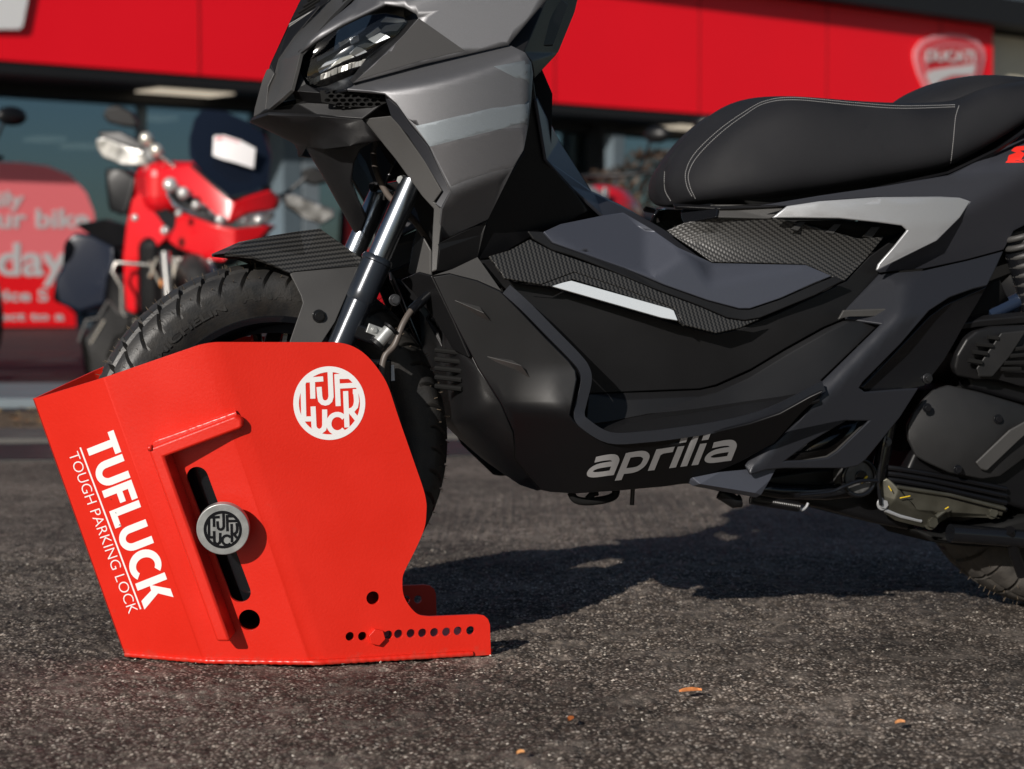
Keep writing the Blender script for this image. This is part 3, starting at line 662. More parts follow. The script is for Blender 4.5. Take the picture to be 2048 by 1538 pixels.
# edge tape glints: scuffs along the front bend are part of the coat
# ================================================================== SCOOTER
bike = empty('scooter', 'matt grey and black maxi scooter parked with its front wheel in the red clamp', 'scooter', MB)
AX = P(541, 889, 0); RF = 0.2655
print('front axle', AX)
def wheel(ax, R, wd, rimr, zoff, spr=True, rub=None, sweep=1.0, grooves=45, lettering=True, seg=1520):
    wh = link('front_wheel' if ax.x < 0.5 else 'rear_wheel', None, None, bike); wh.empty_display_size = 0.05
    hw = wd / 2; rb = rimr
    prof = []   # (radius, lateral) from near bead over the crown to the far bead
    shoulder = R * 0.885
    for k in range(7): t = k / 6; prof.append((rb + (shoulder - 0.006 - rb) * t, hw * (0.80 + 0.20 * math.sin(t * math.pi * 0.62)) / 1.0))
    nC = 30
    for k in range(nC + 1):
        a = math.radians(-82 + 164 * k / nC)
        y = -math.sin(a) / math.sin(math.radians(82)) * hw * 0.985; r = shoulder + (R - shoulder) * (math.cos(a) - math.cos(math.radians(82))) / (1 - math.cos(math.radians(82)))
        prof.append((r, y))
    for k in range(7): t = 1 - k / 6; prof.append((rb + (shoulder - 0.006 - rb) * t, -hw * (0.80 + 0.20 * math.sin(t * math.pi * 0.62))))
    n = len(prof); V = []; Fs = []
    per = 2 * math.pi / grooves
    for i in range(seg):
        th = 2 * math.pi * i / seg
        for j, (r, y) in enumerate(prof):
            d = 0.0
            if 7 <= j <= 7 + nC:
                v = y / hw
                ph = ((th + (per / 2 if v < 0 else 0)) % per) / per
                gw = 0.0062 / (R * per) / 2
                dist = min(ph, 1 - ph)
                if abs(v) > 0.08 and abs(v) < 1.01: d = 0.009 if dist < gw else 0
                # short lengthwise cuts
                if abs(abs(v) - 0.58) < 0.04 and 0.08 < ph < 0.92: d = max(d, 0.0045)
                if abs(v) < 0.05: d = max(d, 0.004)
            vc = min(1, abs(y / hw)); tt = th + sweep * (0.17 * vc * vc - 0.06 * vc)       # the grooves sweep back as they leave the crown
            rr = r - d; V.append((ax.x + rr * math.cos(tt), ax.y - y, ax.z + rr * math.sin(tt)))
        for j in range(n - 1):
            a = i * n + j; b = ((i + 1) % seg) * n + j; Fs.append((a, a + 1, b + 1, b))
    ty = mesh_from(V, Fs, 'tyre', rub or M['rubber'], wh, smooth=False)
    for p in ty.data.polygons: p.use_smooth = True
    ty.data.set_sharp_from_angle(angle=math.radians(35))
    # moulding hairs
    bm = bmesh.new()
    for i in range(grooves * 2):
        th0 = 2 * math.pi * i / (grooves * 2)
        for vv in (0.92, 0.55, 0.12, -0.05, -0.5, -0.9):
            if random.random() < 0.25: continue
            th = th0 + random.uniform(-0.012, 0.012); y = vv * hw; a = math.asin(max(-1, min(1, vv * math.sin(math.radians(82))))); r = shoulder + (R - shoulder) * (math.cos(a) - 0.139) / 0.861
            p = Vector((ax.x + r * math.cos(th), ax.y - y, ax.z + r * math.sin(th))); nr = Vector((math.cos(th) * math.cos(a), -math.sin(a) * 0.8, math.sin(th) * math.cos(a)))
            L = random.uniform(0.003, 0.0075); q = p + nr * L + Vector((random.uniform(-1, 1), random.uniform(-1, 1), random.uniform(-1, 1))) * 0.0018
            bm_tube(bm, [p - nr * 0.001, q], [0.0006, 0.00045], 4)
    fin(bm, 'moulding_hairs', M['dust_rubber'], ty)['kind'] = 'stuff'
    # rim
    bm = bmesh.new(); pr = [(rb + 0.004, hw * 0.80), (rb + 0.002, hw * 0.86), (rb - 0.006, hw * 0.84), (rb - 0.010, hw * 0.70), (rb - 0.022, hw * 0.5), (rb - 0.024, -hw * 0.5), (rb - 0.010, -hw * 0.70), (rb - 0.006, -hw * 0.84), (rb + 0.002, -hw * 0.86)]
    R0 = [[bm.verts.new((ax.x + r * math.cos(2 * math.pi * i / 96), ax.y - y, ax.z + r * math.sin(2 * math.pi * i / 96))) for r, y in pr] for i in range(96)]
    for i in range(96):
        for j in range(len(pr) - 1): bm.faces.new((R0[i][j], R0[i][j + 1], R0[(i + 1) % 96][j + 1], R0[(i + 1) % 96][j]))
    for k in range(5):     # twin spokes
        for dd in (-0.14, 0.14):
            a = 2 * math.pi * k / 5 + 0.3; p0 = Vector((ax.x + 0.03 * math.cos(a), ax.y, ax.z + 0.03 * math.sin(a))); p1 = Vector((ax.x + (rb - 0.02) * math.cos(a + dd), ax.y, ax.z + (rb - 0.02) * math.sin(a + dd)))
            bm_tube(bm, [p0, p1], [0.012, 0.008], 8)
    bm_tube(bm, [Vector((ax.x, ax.y - 0.045, ax.z)), Vector((ax.x, ax.y + 0.045, ax.z))], 0.032, 24)
    fin(bm, 'rim', M['gloss_black'], wh, smooth=35)
    if lettering:
        vs, fs, W = text_mesh2d('ANAKEE', 1, 0.0); sz = 0.016; a0_ = math.radians(103); rl = R * 0.80
        def fl(x, y, h, a0_=a0_, rl=rl):
            a = a0_ - x * 1.9 * sz / rl; r = rl + y * sz; yy = hw * 0.985 + 0.0004 + h; return Vector((ax.x + r * math.cos(a), ax.y - yy, ax.z + r * math.sin(a)))
        extr(vs, fs, fl, 0.0007, 'sidewall_lettering', M['rubber'], ty)
        vs2, fs2, W2 = text_mesh2d('STREET', 1, 0.0)
        extr(vs2, fs2, lambda x, y, h: fl(x * 0.62 + W + 0.25, y * 0.55 + 0.2, h), 0.0007, 'sidewall_lettering', M['rubber'], ty)
        vs3, fs3, W3 = text_mesh2d('MICHELIN', 1, 0.03)
        extr(vs3, fs3, lambda x, y, h: fl(x * 0.9 - W3 - 0.4, y * 0.9 - 0.15, h), 0.0009, 'sidewall_lettering', M['rubber'], ty)
        # brake disc
        bm = bmesh.new(); 
        for k in range(72):
            a = 2 * math.pi * k / 72
        o_ = circ(0, 0, 0.125, n=72); hol = [circ(0, 0, 0.085, n=48)] + [circ(0.105 * math.cos(2 * math.pi * k / 18 + (k % 2) * .1), 0.105 * math.sin(2 * math.pi * k / 18 + (k % 2) * .1), 0.0045, n=8) for k in range(18)]
        bm.free(); flat('brake_disc', [[o_] + hol], Vector((ax.x, ax.y - 0.062, ax.z)), Vector((1, 0, 0)), Vector((0, 0, 1)), M['steel_dark'], wh, t=0.004, bevel=0)
    return wh
wheel(AX, RF, 0.106, 0.186, 0)
# ---- fork
def fork(lat, lab=None):
    leg = link('fork_leg', None, None, bike, lab)
    a = P(819, 375, 0.088); b = P(755, 520, 0.088); b2 = P(747, 540, 0.088); e = P(600, 870, 0.088)
    if lat < 0:
        for v in (a, b, b2, e): v.y = -v.y
    d = (b - a).normalized()
    tube('stanchion', [a - d * 0.01, b + d * 0.02], 0.0168, M['chrome'], leg, 28)
    bm = bmesh.new(); bm_tube(bm, [b - d * 0.004, b, b + d * 0.004, b + d * 0.0055, b + d * 0.05, b + d * 0.062, b + d * 0.068], [0.0215, 0.0235, 0.0235, 0.0215, 0.0215, 0.0215, 0.0185], 28)
    fin(bm, 'dust_seal', M['slider'], leg, smooth=40)
    tube('slider', [b + d * 0.05, b + d * 0.30, b + d * 0.42], [0.0195, 0.0195, 0.018], M['slider'], leg, 28)
    return a, b, d
fa, fb, fd = fork(1, 'near fork leg with polished tube'); fork(-1)
# yoke
yk = link('fork_yoke', None, None, bike)
bm = bmesh.new(); bm_box(bm, Vector((fa.x + 0.004, 0, fa.z + 0.010)), (0.034, 0.19, 0.020), Matrix.Rotation(math.radians(-25), 3, 'Y')); fin(bm, 'clamp', M['gloss_black'], yk, smooth=30, bevel=0.006, seg=3)
tube('stem', [Vector((fa.x + 0.01, 0, fa.z)), Vector((fa.x + 0.14, 0, fa.z + 0.33))], 0.024, M['satin_black'], yk)
def bolt(px, py, lat, r, m, parent, n=None, name='bolt', h=0.005, hexa=True):
    c = P(px, py, lat); nn = n or Vector((0, -1, 0)); bm = bmesh.new(); disc(bm, c, nn, r * 1.25, 0.002, 24); disc(bm, c + nn * h, nn, r * 0.9, h, 6 if hexa else 20); bmesh.ops.recalc_face_normals(bm, faces=bm.faces)
    return fin(bm, name, m, parent, smooth=30, bevel=0.0006)
bolt(805, 361, 0.085, 0.0068, M['steel'], yk, Vector((-0.75, -0.62, 0.2)).normalized(), h=0.007)
bolt(748, 374, -0.06, 0.0068, M['steel_dark'], yk, Vector((-0.75, -0.62, 0.2)).normalized(), h=0.007)
# ---- front mudguard
CARB1 = carbon('carbon_weave_mudguard', (0, 0.12, 0)); CARB2 = carbon('carbon_weave_side', (0, math.radians(100), 0)); CARB3 = carbon('carbon_weave_seat_base', (0, math.radians(-33), 0))
mg = link('front_mudguard', None, None, bike)
cf = panel('carbon_cover', [(449, 506, .058), (493, 482, .03), (557, 469, .02), (600, 462, .012), (640, 457, .03), (684, 488, .05), (723, 516, .066), (719, 531, .071), (650, 537, .0745), (587, 543, .076), (580, 546, .076), (546, 529, .072), (504, 512, .066)],
           CARB1, mg, creases=[[(493, 482, .03), (530, 497, .058), (610, 510, .066), (719, 529, .0705)]], mirror='copy', bevel=0.001)
bm = bmesh.new()
top = [P(449, 506, 0.058), P(493, 482, .03), P(557, 469, .02), P(600, 462, .012), P(640, 457, .03), P(684, 488, .05)]
L_ = [bm.verts.new(v + Vector((0, 0, -0.001))) for v in top]; R_ = [bm.verts.new(Vector((v.x, -v.y, v.z - 0.001))) for v in top]
for i in range(5): bm.faces.new((L_[i], L_[i + 1], R_[i + 1], R_[i]))
bmesh.ops.solidify(bm, geom=bm.faces[:], thickness=0.003); fin(bm, 'crown_cover', CARB1, mg, smooth=40)
panel('side_stay', [(580, 547, .0755), (587, 544, .0755), (650, 538, .074), (719, 532, .0705), (700, 574, .085), (670, 644, .098), (644, 684, .102), (632, 720, .102), (572, 720, .100), (580, 682, .098), (606, 606, .090), (602, 591, .086)], M['plastic_grey'], mg,
      creases=[[(606, 606, .092), (668, 566, .083), (712, 540, .072)]], bevel=0.0015)
bolt(638, 632, 0.099, 0.0075, M['gloss_black'], mg, h=0.004, hexa=False)
# ---- brake hose with clamp
hp = [P(*q) for q in ((905, 545, .06), (868, 580, .085), (838, 607, .10), (822, 622, .105), (805, 650, .110), (789, 690, .112), (770, 712, .112), (762, 750, .112), (757, 800, .112))]
tube('brake_hose', curve_pts(hp, 6), 0.0048, M['hose'], bike, 12)
tube('hose_sleeve', curve_pts(hp[:4], 6), 0.0072, M['gloss_black'], bike, 12)
tube('wiring_loom', curve_pts([P(752, 278, .0), P(747, 310, .0), P(755, 350, .02), P(776, 390, .05), (P(800, 412, .07)), P(835, 450, .05), P(860, 490, .04)], 6), 0.0046, M['hose'], bike, 12)
tube('brake_cable', curve_pts([P(786, 330, .0), P(778, 350, .0), P(770, 372, .0), P(768, 400, .0)], 6), 0.003, M['steel_dark'], bike, 8)
bm = bmesh.new(); c = P(768, 672, .112); dd = (hp[6] - hp[5]).normalized(); bm_tube(bm, [c - dd * 0.012, c - dd * .006, c + dd * .006, c + dd * .012], [.0095, .0095, .0095, .0095], 18); bm_box(bm, P(750, 661, .108), (0.024, 0.004, 0.014), Matrix.Rotation(math.radians(20), 3, 'Y'))
cl = fin(bm, 'hose_clamp', M['steel'], bike, smooth=30, bevel=0.001); bolt(749, 660, 0.111, 0.0042, M['steel'], cl, h=0.003, hexa=False)
bm = bmesh.new(); bm_tube(bm, [c - dd * 0.016, c - dd * .013], [.0118, .0118], 18); bm_tube(bm, [c + dd * 0.013, c + dd * .018], [.0118, .0118], 18); fin(bm, 'rubber_bush', M['plastic'], cl, smooth=30)
bm = bmesh.new(); bm_box(bm, P(730, 668, .1), (0.04, 0.010, 0.022), Matrix.Rotation(math.radians(20), 3, 'Y')); bm_box(bm, P(745, 780, .09), (0.05, 0.03, 0.09)); fin(bm, 'brake_caliper', M['gloss_black'], bike, smooth=30, bevel=0.004)
bolt(790, 600, .1, 0.007, M['steel_dark'], bike)
tg = flat('label_tag', [[[(0, 0), (.016, .001), (.015, .024), (-.001, .022)]]], P(768, 763, .09), Vector((1, 0, 0)), Vector((0, 0, 1)), M['white'], bike, t=0.0005, bevel=0)

# ---- nose
ns = link('nose', None, None, bike)
MG = M['plastic_grey']
panel('nose_trim', [(655, 3, .0), (675, -22, .0), (720, -22, .06), (695, 0, .07), (660, 35, .085), (633, 66, .10), (600, 109, .115), (593, 138, .118), (582, 180, .115), (560, 200, .09), (538, 218, .04), (531, 219, .03), (535, 190, .02), (556, 120, .0), (589, 73, .0)], MG, ns, mirror='copy', bevel=.002,
      creases=[[(582, 180, .115), (557, 190, .055), (536, 218, .035)]])
panel('screen_base', [(655, 3, .0), (589, 73, .0), (556, 120, .0), (549, 146, .01), (533, 155, .0), (540, 128, .0), (577, 48, -.02), (600, 0, -.03), (612, -22, -.03), (675, -22, .0)], M['satin_black'], ns, mirror=None, bevel=.001,
      creases=[[(577, 55, -.02), (640, 12, .0)]])
for k in range(4):
    o1 = (588 + k * 9, 38 - k * 12)
    tube('rib', [P(o1[0], o1[1], .02), P(o1[0] + 42, o1[1] - 26, .02)], 0.0022, M['flat_black'], ns, 6)
panel('nose_edge', [(533, 139, .0), (541, 136, .01), (549, 146, .012), (536, 172, .02), (531, 219, .03), (527, 222, .025), (507, 234, .0), (509, 216, .0), (525, 160, .0)], MG, ns, mirror='copy', bevel=.0015)
bk = panel('beak', [(502, 240, .0), (527, 220, .028), (538, 218, .04), (593, 206, .09), (615, 204, .10), (690, 208, .135), (745, 214, .16), (768, 206, .165), (724, 238, .16), (640, 232, .12), (535, 229, .03)], M['plastic'], ns, mirror='join', bevel=.002)
panel('beak_underside', [(502, 241, .0), (535, 230, .03), (640, 233, .12), (724, 239, .158), (760, 282, .150), (700, 292, .10), (650, 298, .06), (613, 294, .0), (560, 268, .0)], M['plastic'], ns, mirror='join', bevel=.002, grid=13, smooth=60, bang=60, latf=swell([(495, 236), (502, 241), (560, 268), (613, 294)], .17, 45))
panel('inner_shroud', [(611, 291, .0), (650, 296, .06), (700, 290, .10), (752, 280, .12), (720, 300, .115), (706, 330, .10), (700, 364, .085), (715, 405, .075), (731, 437, .07), (722, 462, .05), (712, 467, .0), (690, 428, .0), (650, 355, .0)], M['plastic'], ns, mirror='join', bevel=.002, grid=14, smooth=60, bang=60, latf=swell([(600, 285), (611, 291), (650, 355), (690, 428), (712, 467), (720, 485)], .11, 45))
# dark core filling the nose behind fork
bm = bmesh.new()
core = [P(*q) for q in ((640, 215, 0), (760, 150, 0), (1000, 60, 0), (1060, 200, 0), (1060, 420, 0), (1010, 540, 0), (930, 640, 0), (900, 600, 0), (880, 470, 0), (860, 400, 0), (830, 330, 0), (790, 262, 0), (740, 240, 0))]
def prism(name, px, l0, l1, m, parent, bevel=0.004, label=None, seg=2):
    bm = bmesh.new(); pts = [P(x, y, (l0 + l1) / 2) for x, y in px]
    V, T = tri2d([[[(p.x, p.z) for p in pts]]]); a = {i: bm.verts.new((V[i].x, -l1, V[i].y)) for i in range(len(V))}
    for f in T: bm.faces.new([a[i] for i in f])
    bmesh.ops.dissolve_limit(bm, angle_limit=0.01, verts=bm.verts, edges=bm.edges)
    g = bmesh.ops.extrude_face_region(bm, geom=bm.faces[:]); bmesh.ops.translate(bm, vec=(0, l1 - l0, 0), verts=[x for x in g['geom'] if isinstance(x, bmesh.types.BMVert)])
    bmesh.ops.recalc_face_normals(bm, faces=bm.faces); return fin(bm, name, m, parent, smooth=30, bevel=bevel, seg=seg, label=label)
fin(bm, 'x', M['flat_black'], ns) if False else bm.free()
prism('cowl_core', [(606, 150), (625, 85), (662, 22), (700, -40), (1090, -40), (1050, 150), (760, 190), (680, 180)], -.065, .065, M['flat_black'], ns)
prism('inner_frame', [(660, 200), (760, 150), (830, 60), (1000, 60), (1060, 200), (1055, 420), (1010, 540), (960, 560), (885, 470), (870, 420), (835, 350), (790, 282), (740, 240)], -.11, .11, M['flat_black'], ns)
# upper cowl
cowl = panel('upper_cowl', cr(480, 0, 2.746, [(620, 455, .165), (800, 290, .160), (900, 190, .155), (980, 100, .150), (968, 75, .148), (900, 35, .140), (800, 18, .130), (790, 22, .128), (570, 128, .118), (400, 235, .112), (330, 292, .110), (385, 215, .10), (500, 110, .085), (610, 20, .06), (690, -60, .02), (1400, -60, .12), (1720, -60, .18), (1680, 0, .195), (1475, 246, .215), (1250, 296, .200), (1000, 352, .185)]),
             M['metallic'], ns, creases=[cr(480, 0, 2.746, [(975, 92, .150), (1100, 55, .158), (1250, 10, .155), (1400, -60, .12)])], grid=14, mirror='copy', bevel=0, latf=smin(.0045, lambda x, y: .165 + .00017 * (x - 706) + .00008 * (y - 164), lambda x, y: .192 + .0009 * below(835, 14, 1060, -90)(x, y) + .00012 * (x - 835), lambda x, y: .118 + .0007 * (x - 600) ))
# headlight
hs = panel('headlight_surround', [(600, 107, .108), (640, 80, .112), (688, 47, .116), (768, 10, .126), (808, 15, .136), (828, 26, .143), (836, 34, .147), (808, 70, .152), (770, 106, .156), (706, 166, .162), (700, 160, .135), (735, 113, .125), (793, 69, .122), (815, 44, .12), (808, 35, .116), (771, 26, .11), (735, 31, .105), (684, 51, .098), (633, 87, .09), (600, 117, .086)], M['plastic'], ns, mirror='copy', bevel=.0025)
hl = link('headlight', None, None, ns)
lens_px = cr(480, 0, 2.746, [(328, 322), (420, 240), (560, 140), (700, 85), (800, 72), (900, 95), (922, 122), (862, 192), (705, 308), (690, 345), (640, 402), (560, 435), (480, 468), (410, 482), (375, 466), (335, 405), (316, 350)])
lat_l = lambda x, y: 0.078 + (x - 600) * 0.00021
housing = panel('housing', [(x, y, lat_l(x, y) - .020) for x, y in lens_px], mat('dark_lamp_housing', (0.008, 0.014, 0.024), 0.2), hl, mirror='copy', bevel=0)
def refl(pts, o, name='reflector', m=None):
    q_ = cr(480, 0, 2.746, pts); xm = sum(a[0] for a in q_) / len(q_); ym = sum(a[1] for a in q_) / len(q_); gx, gy = random.uniform(-.0002, .0002), random.uniform(-.0003, .0003)
    return panel(name, [(x, y, lat_l(x, y) + o + gx * (x - xm) + gy * (y - ym)) for x, y in q_], m or CHR, hl, mirror='copy', bevel=.0003, thick=.005, fit=None)
CHR = mat('faceted_chrome_reflector', (0.80, 0.82, 0.84), 0.22, 0.55)
DARKC = mat('smoked_reflector', (0.20, 0.22, 0.24), 0.2, 0.7)
for pts, o, mm in ([(425, 385), (470, 340), (590, 300), (690, 245), (720, 262), (600, 320), (520, 352), (440, 405)], -.010, DARKC), ([(428, 378), (466, 346), (545, 318), (505, 348)], -.006, CHR), ([(505, 350), (548, 320), (610, 298), (628, 312), (560, 340), (440, 404)], -.007, CHR), \
    ([(602, 296), (640, 255), (668, 262), (700, 285), (640, 310)], -.005, CHR), ([(640, 252), (690, 235), (742, 240), (700, 264), (668, 262)], -.006, DARKC), ([(700, 215), (770, 178), (800, 190), (826, 205), (752, 236), (738, 238)], -.005, CHR), ([(745, 186), (800, 140), (870, 128), (905, 122), (862, 170), (815, 172), (780, 184)], -.009, DARKC), \
    ([(770, 120), (800, 92), (900, 104), (915, 120), (860, 124)], -.012, CHR), ([(690, 200), (760, 150), (775, 168), (710, 212)], -.009, CHR), ([(420, 318), (470, 288), (560, 262), (520, 285), (425, 338)], -.014, DARKC), ([(540, 236), (600, 205), (640, 200), (600, 226), (548, 262)], -.012, DARKC), ([(600, 210), (650, 190), (655, 222), (612, 240)], -.010, CHR):
    refl(pts, o, m=mm)
LED = mat('led_strip_prisms', (0.50, 0.48, 0.44), 0.25, 0.35)
for k in range(16):
    t0, t1 = k / 16, (k + 0.95) / 16
    x0, y0 = 385 + (690 - 385) * t0, 440 + (330 - 440) * t0 - 12 * math.sin(t0 * 3); x1, y1 = 385 + (690 - 385) * t1, 440 + (330 - 440) * t1 - 12 * math.sin(t1 * 3)
    h = 32 - 10 * abs(t0 - .4)
    refl([(x0, y0 - 2), (x1, y1 - 2), (x1 - 3, y1 + h), (x0 - 3, y0 + h)], -.004 + (k % 2) * .001, 'led_prism', LED)
gm = bpy.data.materials.new('lamp_glass'); gm.use_nodes = True; t_ = gm.node_tree; t_.nodes.clear()
g1 = t_.nodes.new('ShaderNodeBsdfTransparent'); g1.inputs[0].default_value = (0.93, 0.95, 0.97, 1); g2_ = t_.nodes.new('ShaderNodeBsdfGlossy'); g2_.inputs['Roughness'].default_value = 0.03; fr = t_.nodes.new('ShaderNodeFresnel'); fr.inputs[0].default_value = 1.5
mxs = t_.nodes.new('ShaderNodeMixShader'); ou = t_.nodes.new('ShaderNodeOutputMaterial'); t_.links.new(fr.outputs[0], mxs.inputs[0]); t_.links.new(g1.outputs[0], mxs.inputs[1]); t_.links.new(g2_.outputs[0], mxs.inputs[2]); t_.links.new(mxs.outputs[0], ou.inputs[0]); M['glass'] = gm
panel('lens', [(x, y, lat_l(x, y) + .012) for x, y in lens_px], gm, hl, mirror='copy', bevel=0, grid=9, thick=0, smooth=60, latf=lambda x, y: lat_l(x, y) + .022 - .00000055 * (x - 707) ** 2 - .0000016 * (y - 100 + .45 * (x - 707)) ** 2)
panel('lamp_bezel', cr(480, 0, 2.746, [(316, 350, .094), (335, 405, .094), (375, 466, .098), (410, 482, .102), (480, 468, .108), (560, 435, .116), (640, 402, .122), (690, 345, .128), (720, 320, .13), (705, 352, .142), (640, 440, .158), (610, 470, .160), (575, 492, .158), (520, 500, .146), (440, 496, .128), (380, 484, .114), (335, 440, .104), (308, 385, .098)]), M['gloss_black'], hl, mirror='copy', bevel=.002)
# mask under the lamp + honeycomb grille
panel('grille_surround', [(582, 180, .105), (598, 140, .10), (612, 168, .11), (640, 186, .128), (672, 196, .14), (715, 196, .152), (768, 204, .158), (745, 215, .155), (690, 209, .132), (615, 205, .098), (593, 207, .088), (590, 196, .09)], M['plastic'], ns, mirror='copy', bevel=.0015, creases=[[(582, 181, .105), (650, 200, .12), (745, 213, .152)]])
hexs = []
for r in range(4):
    for c_ in range(9):
        cx = 655 + c_ * 15.5 + (r % 2) * 7.7; cy = 184 + r * 8.2
        if inside(cx, cy, [(640, 180), (690, 176), (748, 184), (778, 204), (750, 214), (690, 212), (642, 202)]): hexs.append([(cx + 6.6 * math.cos(a), cy + 3.9 * math.sin(a)) for a in [math.radians(60 * k) for k in range(6)]])
gr_l = lambda x, y: 0.1385 + (x - 640) * 0.00021
panel('honeycomb_grille', [(x, y, gr_l(x, y)) for x, y in [(640, 181), (690, 178), (748, 184), (776, 204), (750, 215), (690, 213), (643, 204)]], M['flat_black'], ns, holes=[[(x, y, gr_l(x, y)) for x, y in h] for h in hexs], mirror='copy', bevel=.0007, thick=.006)
# ---- side fairing
FM = M['metallic']
T = dict(a=(691, 178, .168), b=(706, 167, .176), c=(844, 127, .205), d=(1019, 89, .225), e=(1050, 104, .225), f=(1063, 124, .224), g=(1067, 146, .223), h=(1063, 204, .222), i=(1057, 255, .220), j=(1048, 302, .215), k=(1028, 336, .208), l=(975, 441, .180), m=(877, 486, .200), n=(884, 419, .212), o=(900, 386, .214), p=(857, 291, .200), q=(822, 249, .196), r=(797, 213, .192), s=(768, 188, .186), t=(735, 182, .178))
b1_ = below(706, 167, 1019, 89); b3_ = below(899, 376, 1028, 333)
side_lat = smin(.0016, lambda x, y: .190 + .30e-3 * (x - 768) - .5e-6 * (x - 768) ** 2 + .03e-3 * (y - 188), lambda x, y: .155 + .00016 * (x - 706) + .0009 * b1_(x, y), lambda x, y: .2385 - .0007 * b3_(x, y) + .00005 * (x - 960), lambda x, y: .2385 - .0016 * (x - 1052))
side = panel('side_fairing', [T[k] for k in 'abcdefghijklmnopqrst'], FM, bike, creases=() if True else [[(768, 188, .186), (860, 163, .222), (986, 133, .240), (1040, 122, .240), (1056, 136, .236)], [(1056, 136, .236), (1054, 240, .242), (1030, 333, .226)], [(902, 376, .216), (960, 352, .232), (1030, 333, .226)], [(706, 167, .176), (768, 188, .186)], [(691, 178, .168), (740, 177, .19), (860, 160, .222)]],
             grid=11, bevel=.0028, mirror='copy', seg=3, smooth=50, bang=55, latf=side_lat)
# fairing return edge (pale line along its rim) and inner strip
panel('fairing_edge_strip', [(724, 238, .150), (782, 232, .168), (797, 248, .176), (850, 322, .186), (884, 382, .192), (868, 404, .190), (882, 412, .192), (888, 416, .193), (880, 470, .190), (873, 541, .186), (862, 545, .182), (864, 470, .178), (867, 418, .176), (844, 393, .170), (790, 318, .160)], MG, bike, mirror='copy', bevel=.0018, creases=[[(868, 404, .188), (888, 384, .18)]] if False else ())
panel('fairing_return', [(768, 190, .176), (797, 214, .184), (822, 252, .190), (857, 293, .195), (901, 387, .207), (885, 419, .206), (870, 408, .190), (886, 384, .195), (852, 328, .188), (815, 270, .180), (782, 233, .172)], M['slate_dark'], bike, mirror='copy', bevel=.001)
panel('fairing_lower_tab', [(877, 488, .188), (975, 442, .172), (971, 452, .172), (955, 515, .162), (900, 540, .172), (874, 542, .184), (880, 500, .188)], M['plastic_grey'] if False else M['plastic'], bike, mirror='copy', bevel=.0015, creases=[[(972, 444, .172), (962, 470, .168), (948, 520, .164)]])
# handlebar / leg-shield cover on the right of the cowl
kn = panel('leg_shield_top', [(1092, 0, .16), (1105, -22, .16), (1162, -22, .10), (1156, 0, .10), (1150, 25, .10), (1117, 106, .13), (1069, 158, .17), (1067, 140, .19), (1063, 122, .20), (1048, 104, .205), (1016, 92, .20)], M['plastic'], bike, mirror='copy', bevel=.002)
panel('pocket_lid', [(1104, -15, .150), (1138, 8, .125), (1107, 92, .150), (1035, 94, .196)], M['plastic'], bike, mirror='copy', bevel=.002, thick=.004)
# ---- leg shield (rear face, dark) and centre spine
panel('leg_shield', [(1067, 150, .20), (1073, 195, .17), (1093, 321, .15), (1140, 372, .12), (1206, 432, .10), (1120, 452, .13), (1080, 462, .15), (1062, 475, .16), (1020, 500, .17), (1003, 515, .17), (935, 522, .165), (955, 441, .18), (1028, 336, .20), (1048, 302, .205), (1063, 204, .21)], M['satin_black'], bike, mirror='copy', bevel=.0025,
      grid=16, smooth=50, latf=smin(.003, lambda x, y: .168 - .0003 * (x - 1000) - .0001 * (y - 300), lambda x, y: .200 - .0016 * (x - 1060) + .0004 * (y - 200)))
panel('spine_cover', [(1073, 198, .165), (1073, 190, .12), (1118, 280, .06), (1183, 382, .03), (1237, 407, .03), (1331, 460, .04), (1424, 522, .06), (1300, 480, .09), (1240, 445, .085), (1206, 431, .095), (1140, 371, .115), (1093, 320, .145)], M['tail'], bike, mirror='join', bevel=.002,  # darker than the tunnel paint: shading on the spine is coloured in
      creases=[[(1093, 320, .145), (1189, 388, .05), (1240, 412, .05)], [(1189, 388, .05), (1206, 431, .095)]])
bm = bmesh.new()
tp = [P(*q) for q in ((1073, 190, .12), (1118, 280, .06), (1183, 382, .03), (1237, 407, .03), (1331, 460, .04), (1424, 522, .06))]
L_ = [bm.verts.new(v) for v in tp]; R_ = [bm.verts.new(Vector((v.x, -v.y, v.z))) for v in tp]
for i in range(5): bm.faces.new((L_[i], L_[i + 1], R_[i + 1], R_[i]))
fin(bm, 'spine_top', M['slate_dark'], bike)
decal('pink_stripe', [[[(1112, 268), (1116, 280), (1150, 330), (1181, 385), (1176, 381), (1140, 325)]]], bvh([o for o in bike.children if o.name.startswith('spine_cover')]), mat('pink_red_film', (.42, .06, .09), .4), bike, off=.0008)
# tunnel panel, slate blue-grey
tun_lat = lambda x, y: smin(.0012, lambda x, y: .163 + .00060 * dA_(x, y) + .00055 * max(0, x - 1290), lambda x, y: .172 + .0007 * dC_(x, y) + .0009 * max(0, 1420 - x), lambda x, y: .172 + .0001 * dC_(x, y))(x, y)
dA_ = below(1105, 485, 1415, 600); dC_ = below(1375, 577, 1612, 530)
panel('tunnel_panel', [(1087, 463, .135), (1122, 447, .125), (1206, 430, .105), (1246, 424, .10), (1312, 463, .10), (1355, 493, .105), (1424, 525, .115), (1520, 527, .125), (1612, 529, .13), (1665, 552, .135), (1630, 566, .15), (1560, 597, .158), (1500, 617, .160), (1478, 617, .162), (1415, 600, .160), (1330, 570, .155), (1250, 535, .150), (1165, 506, .146), (1105, 485, .142)], M['slate'], bike,
      bevel=.003, seg=3, mirror='copy', grid=12, smooth=50, bang=50, latf=tun_lat)
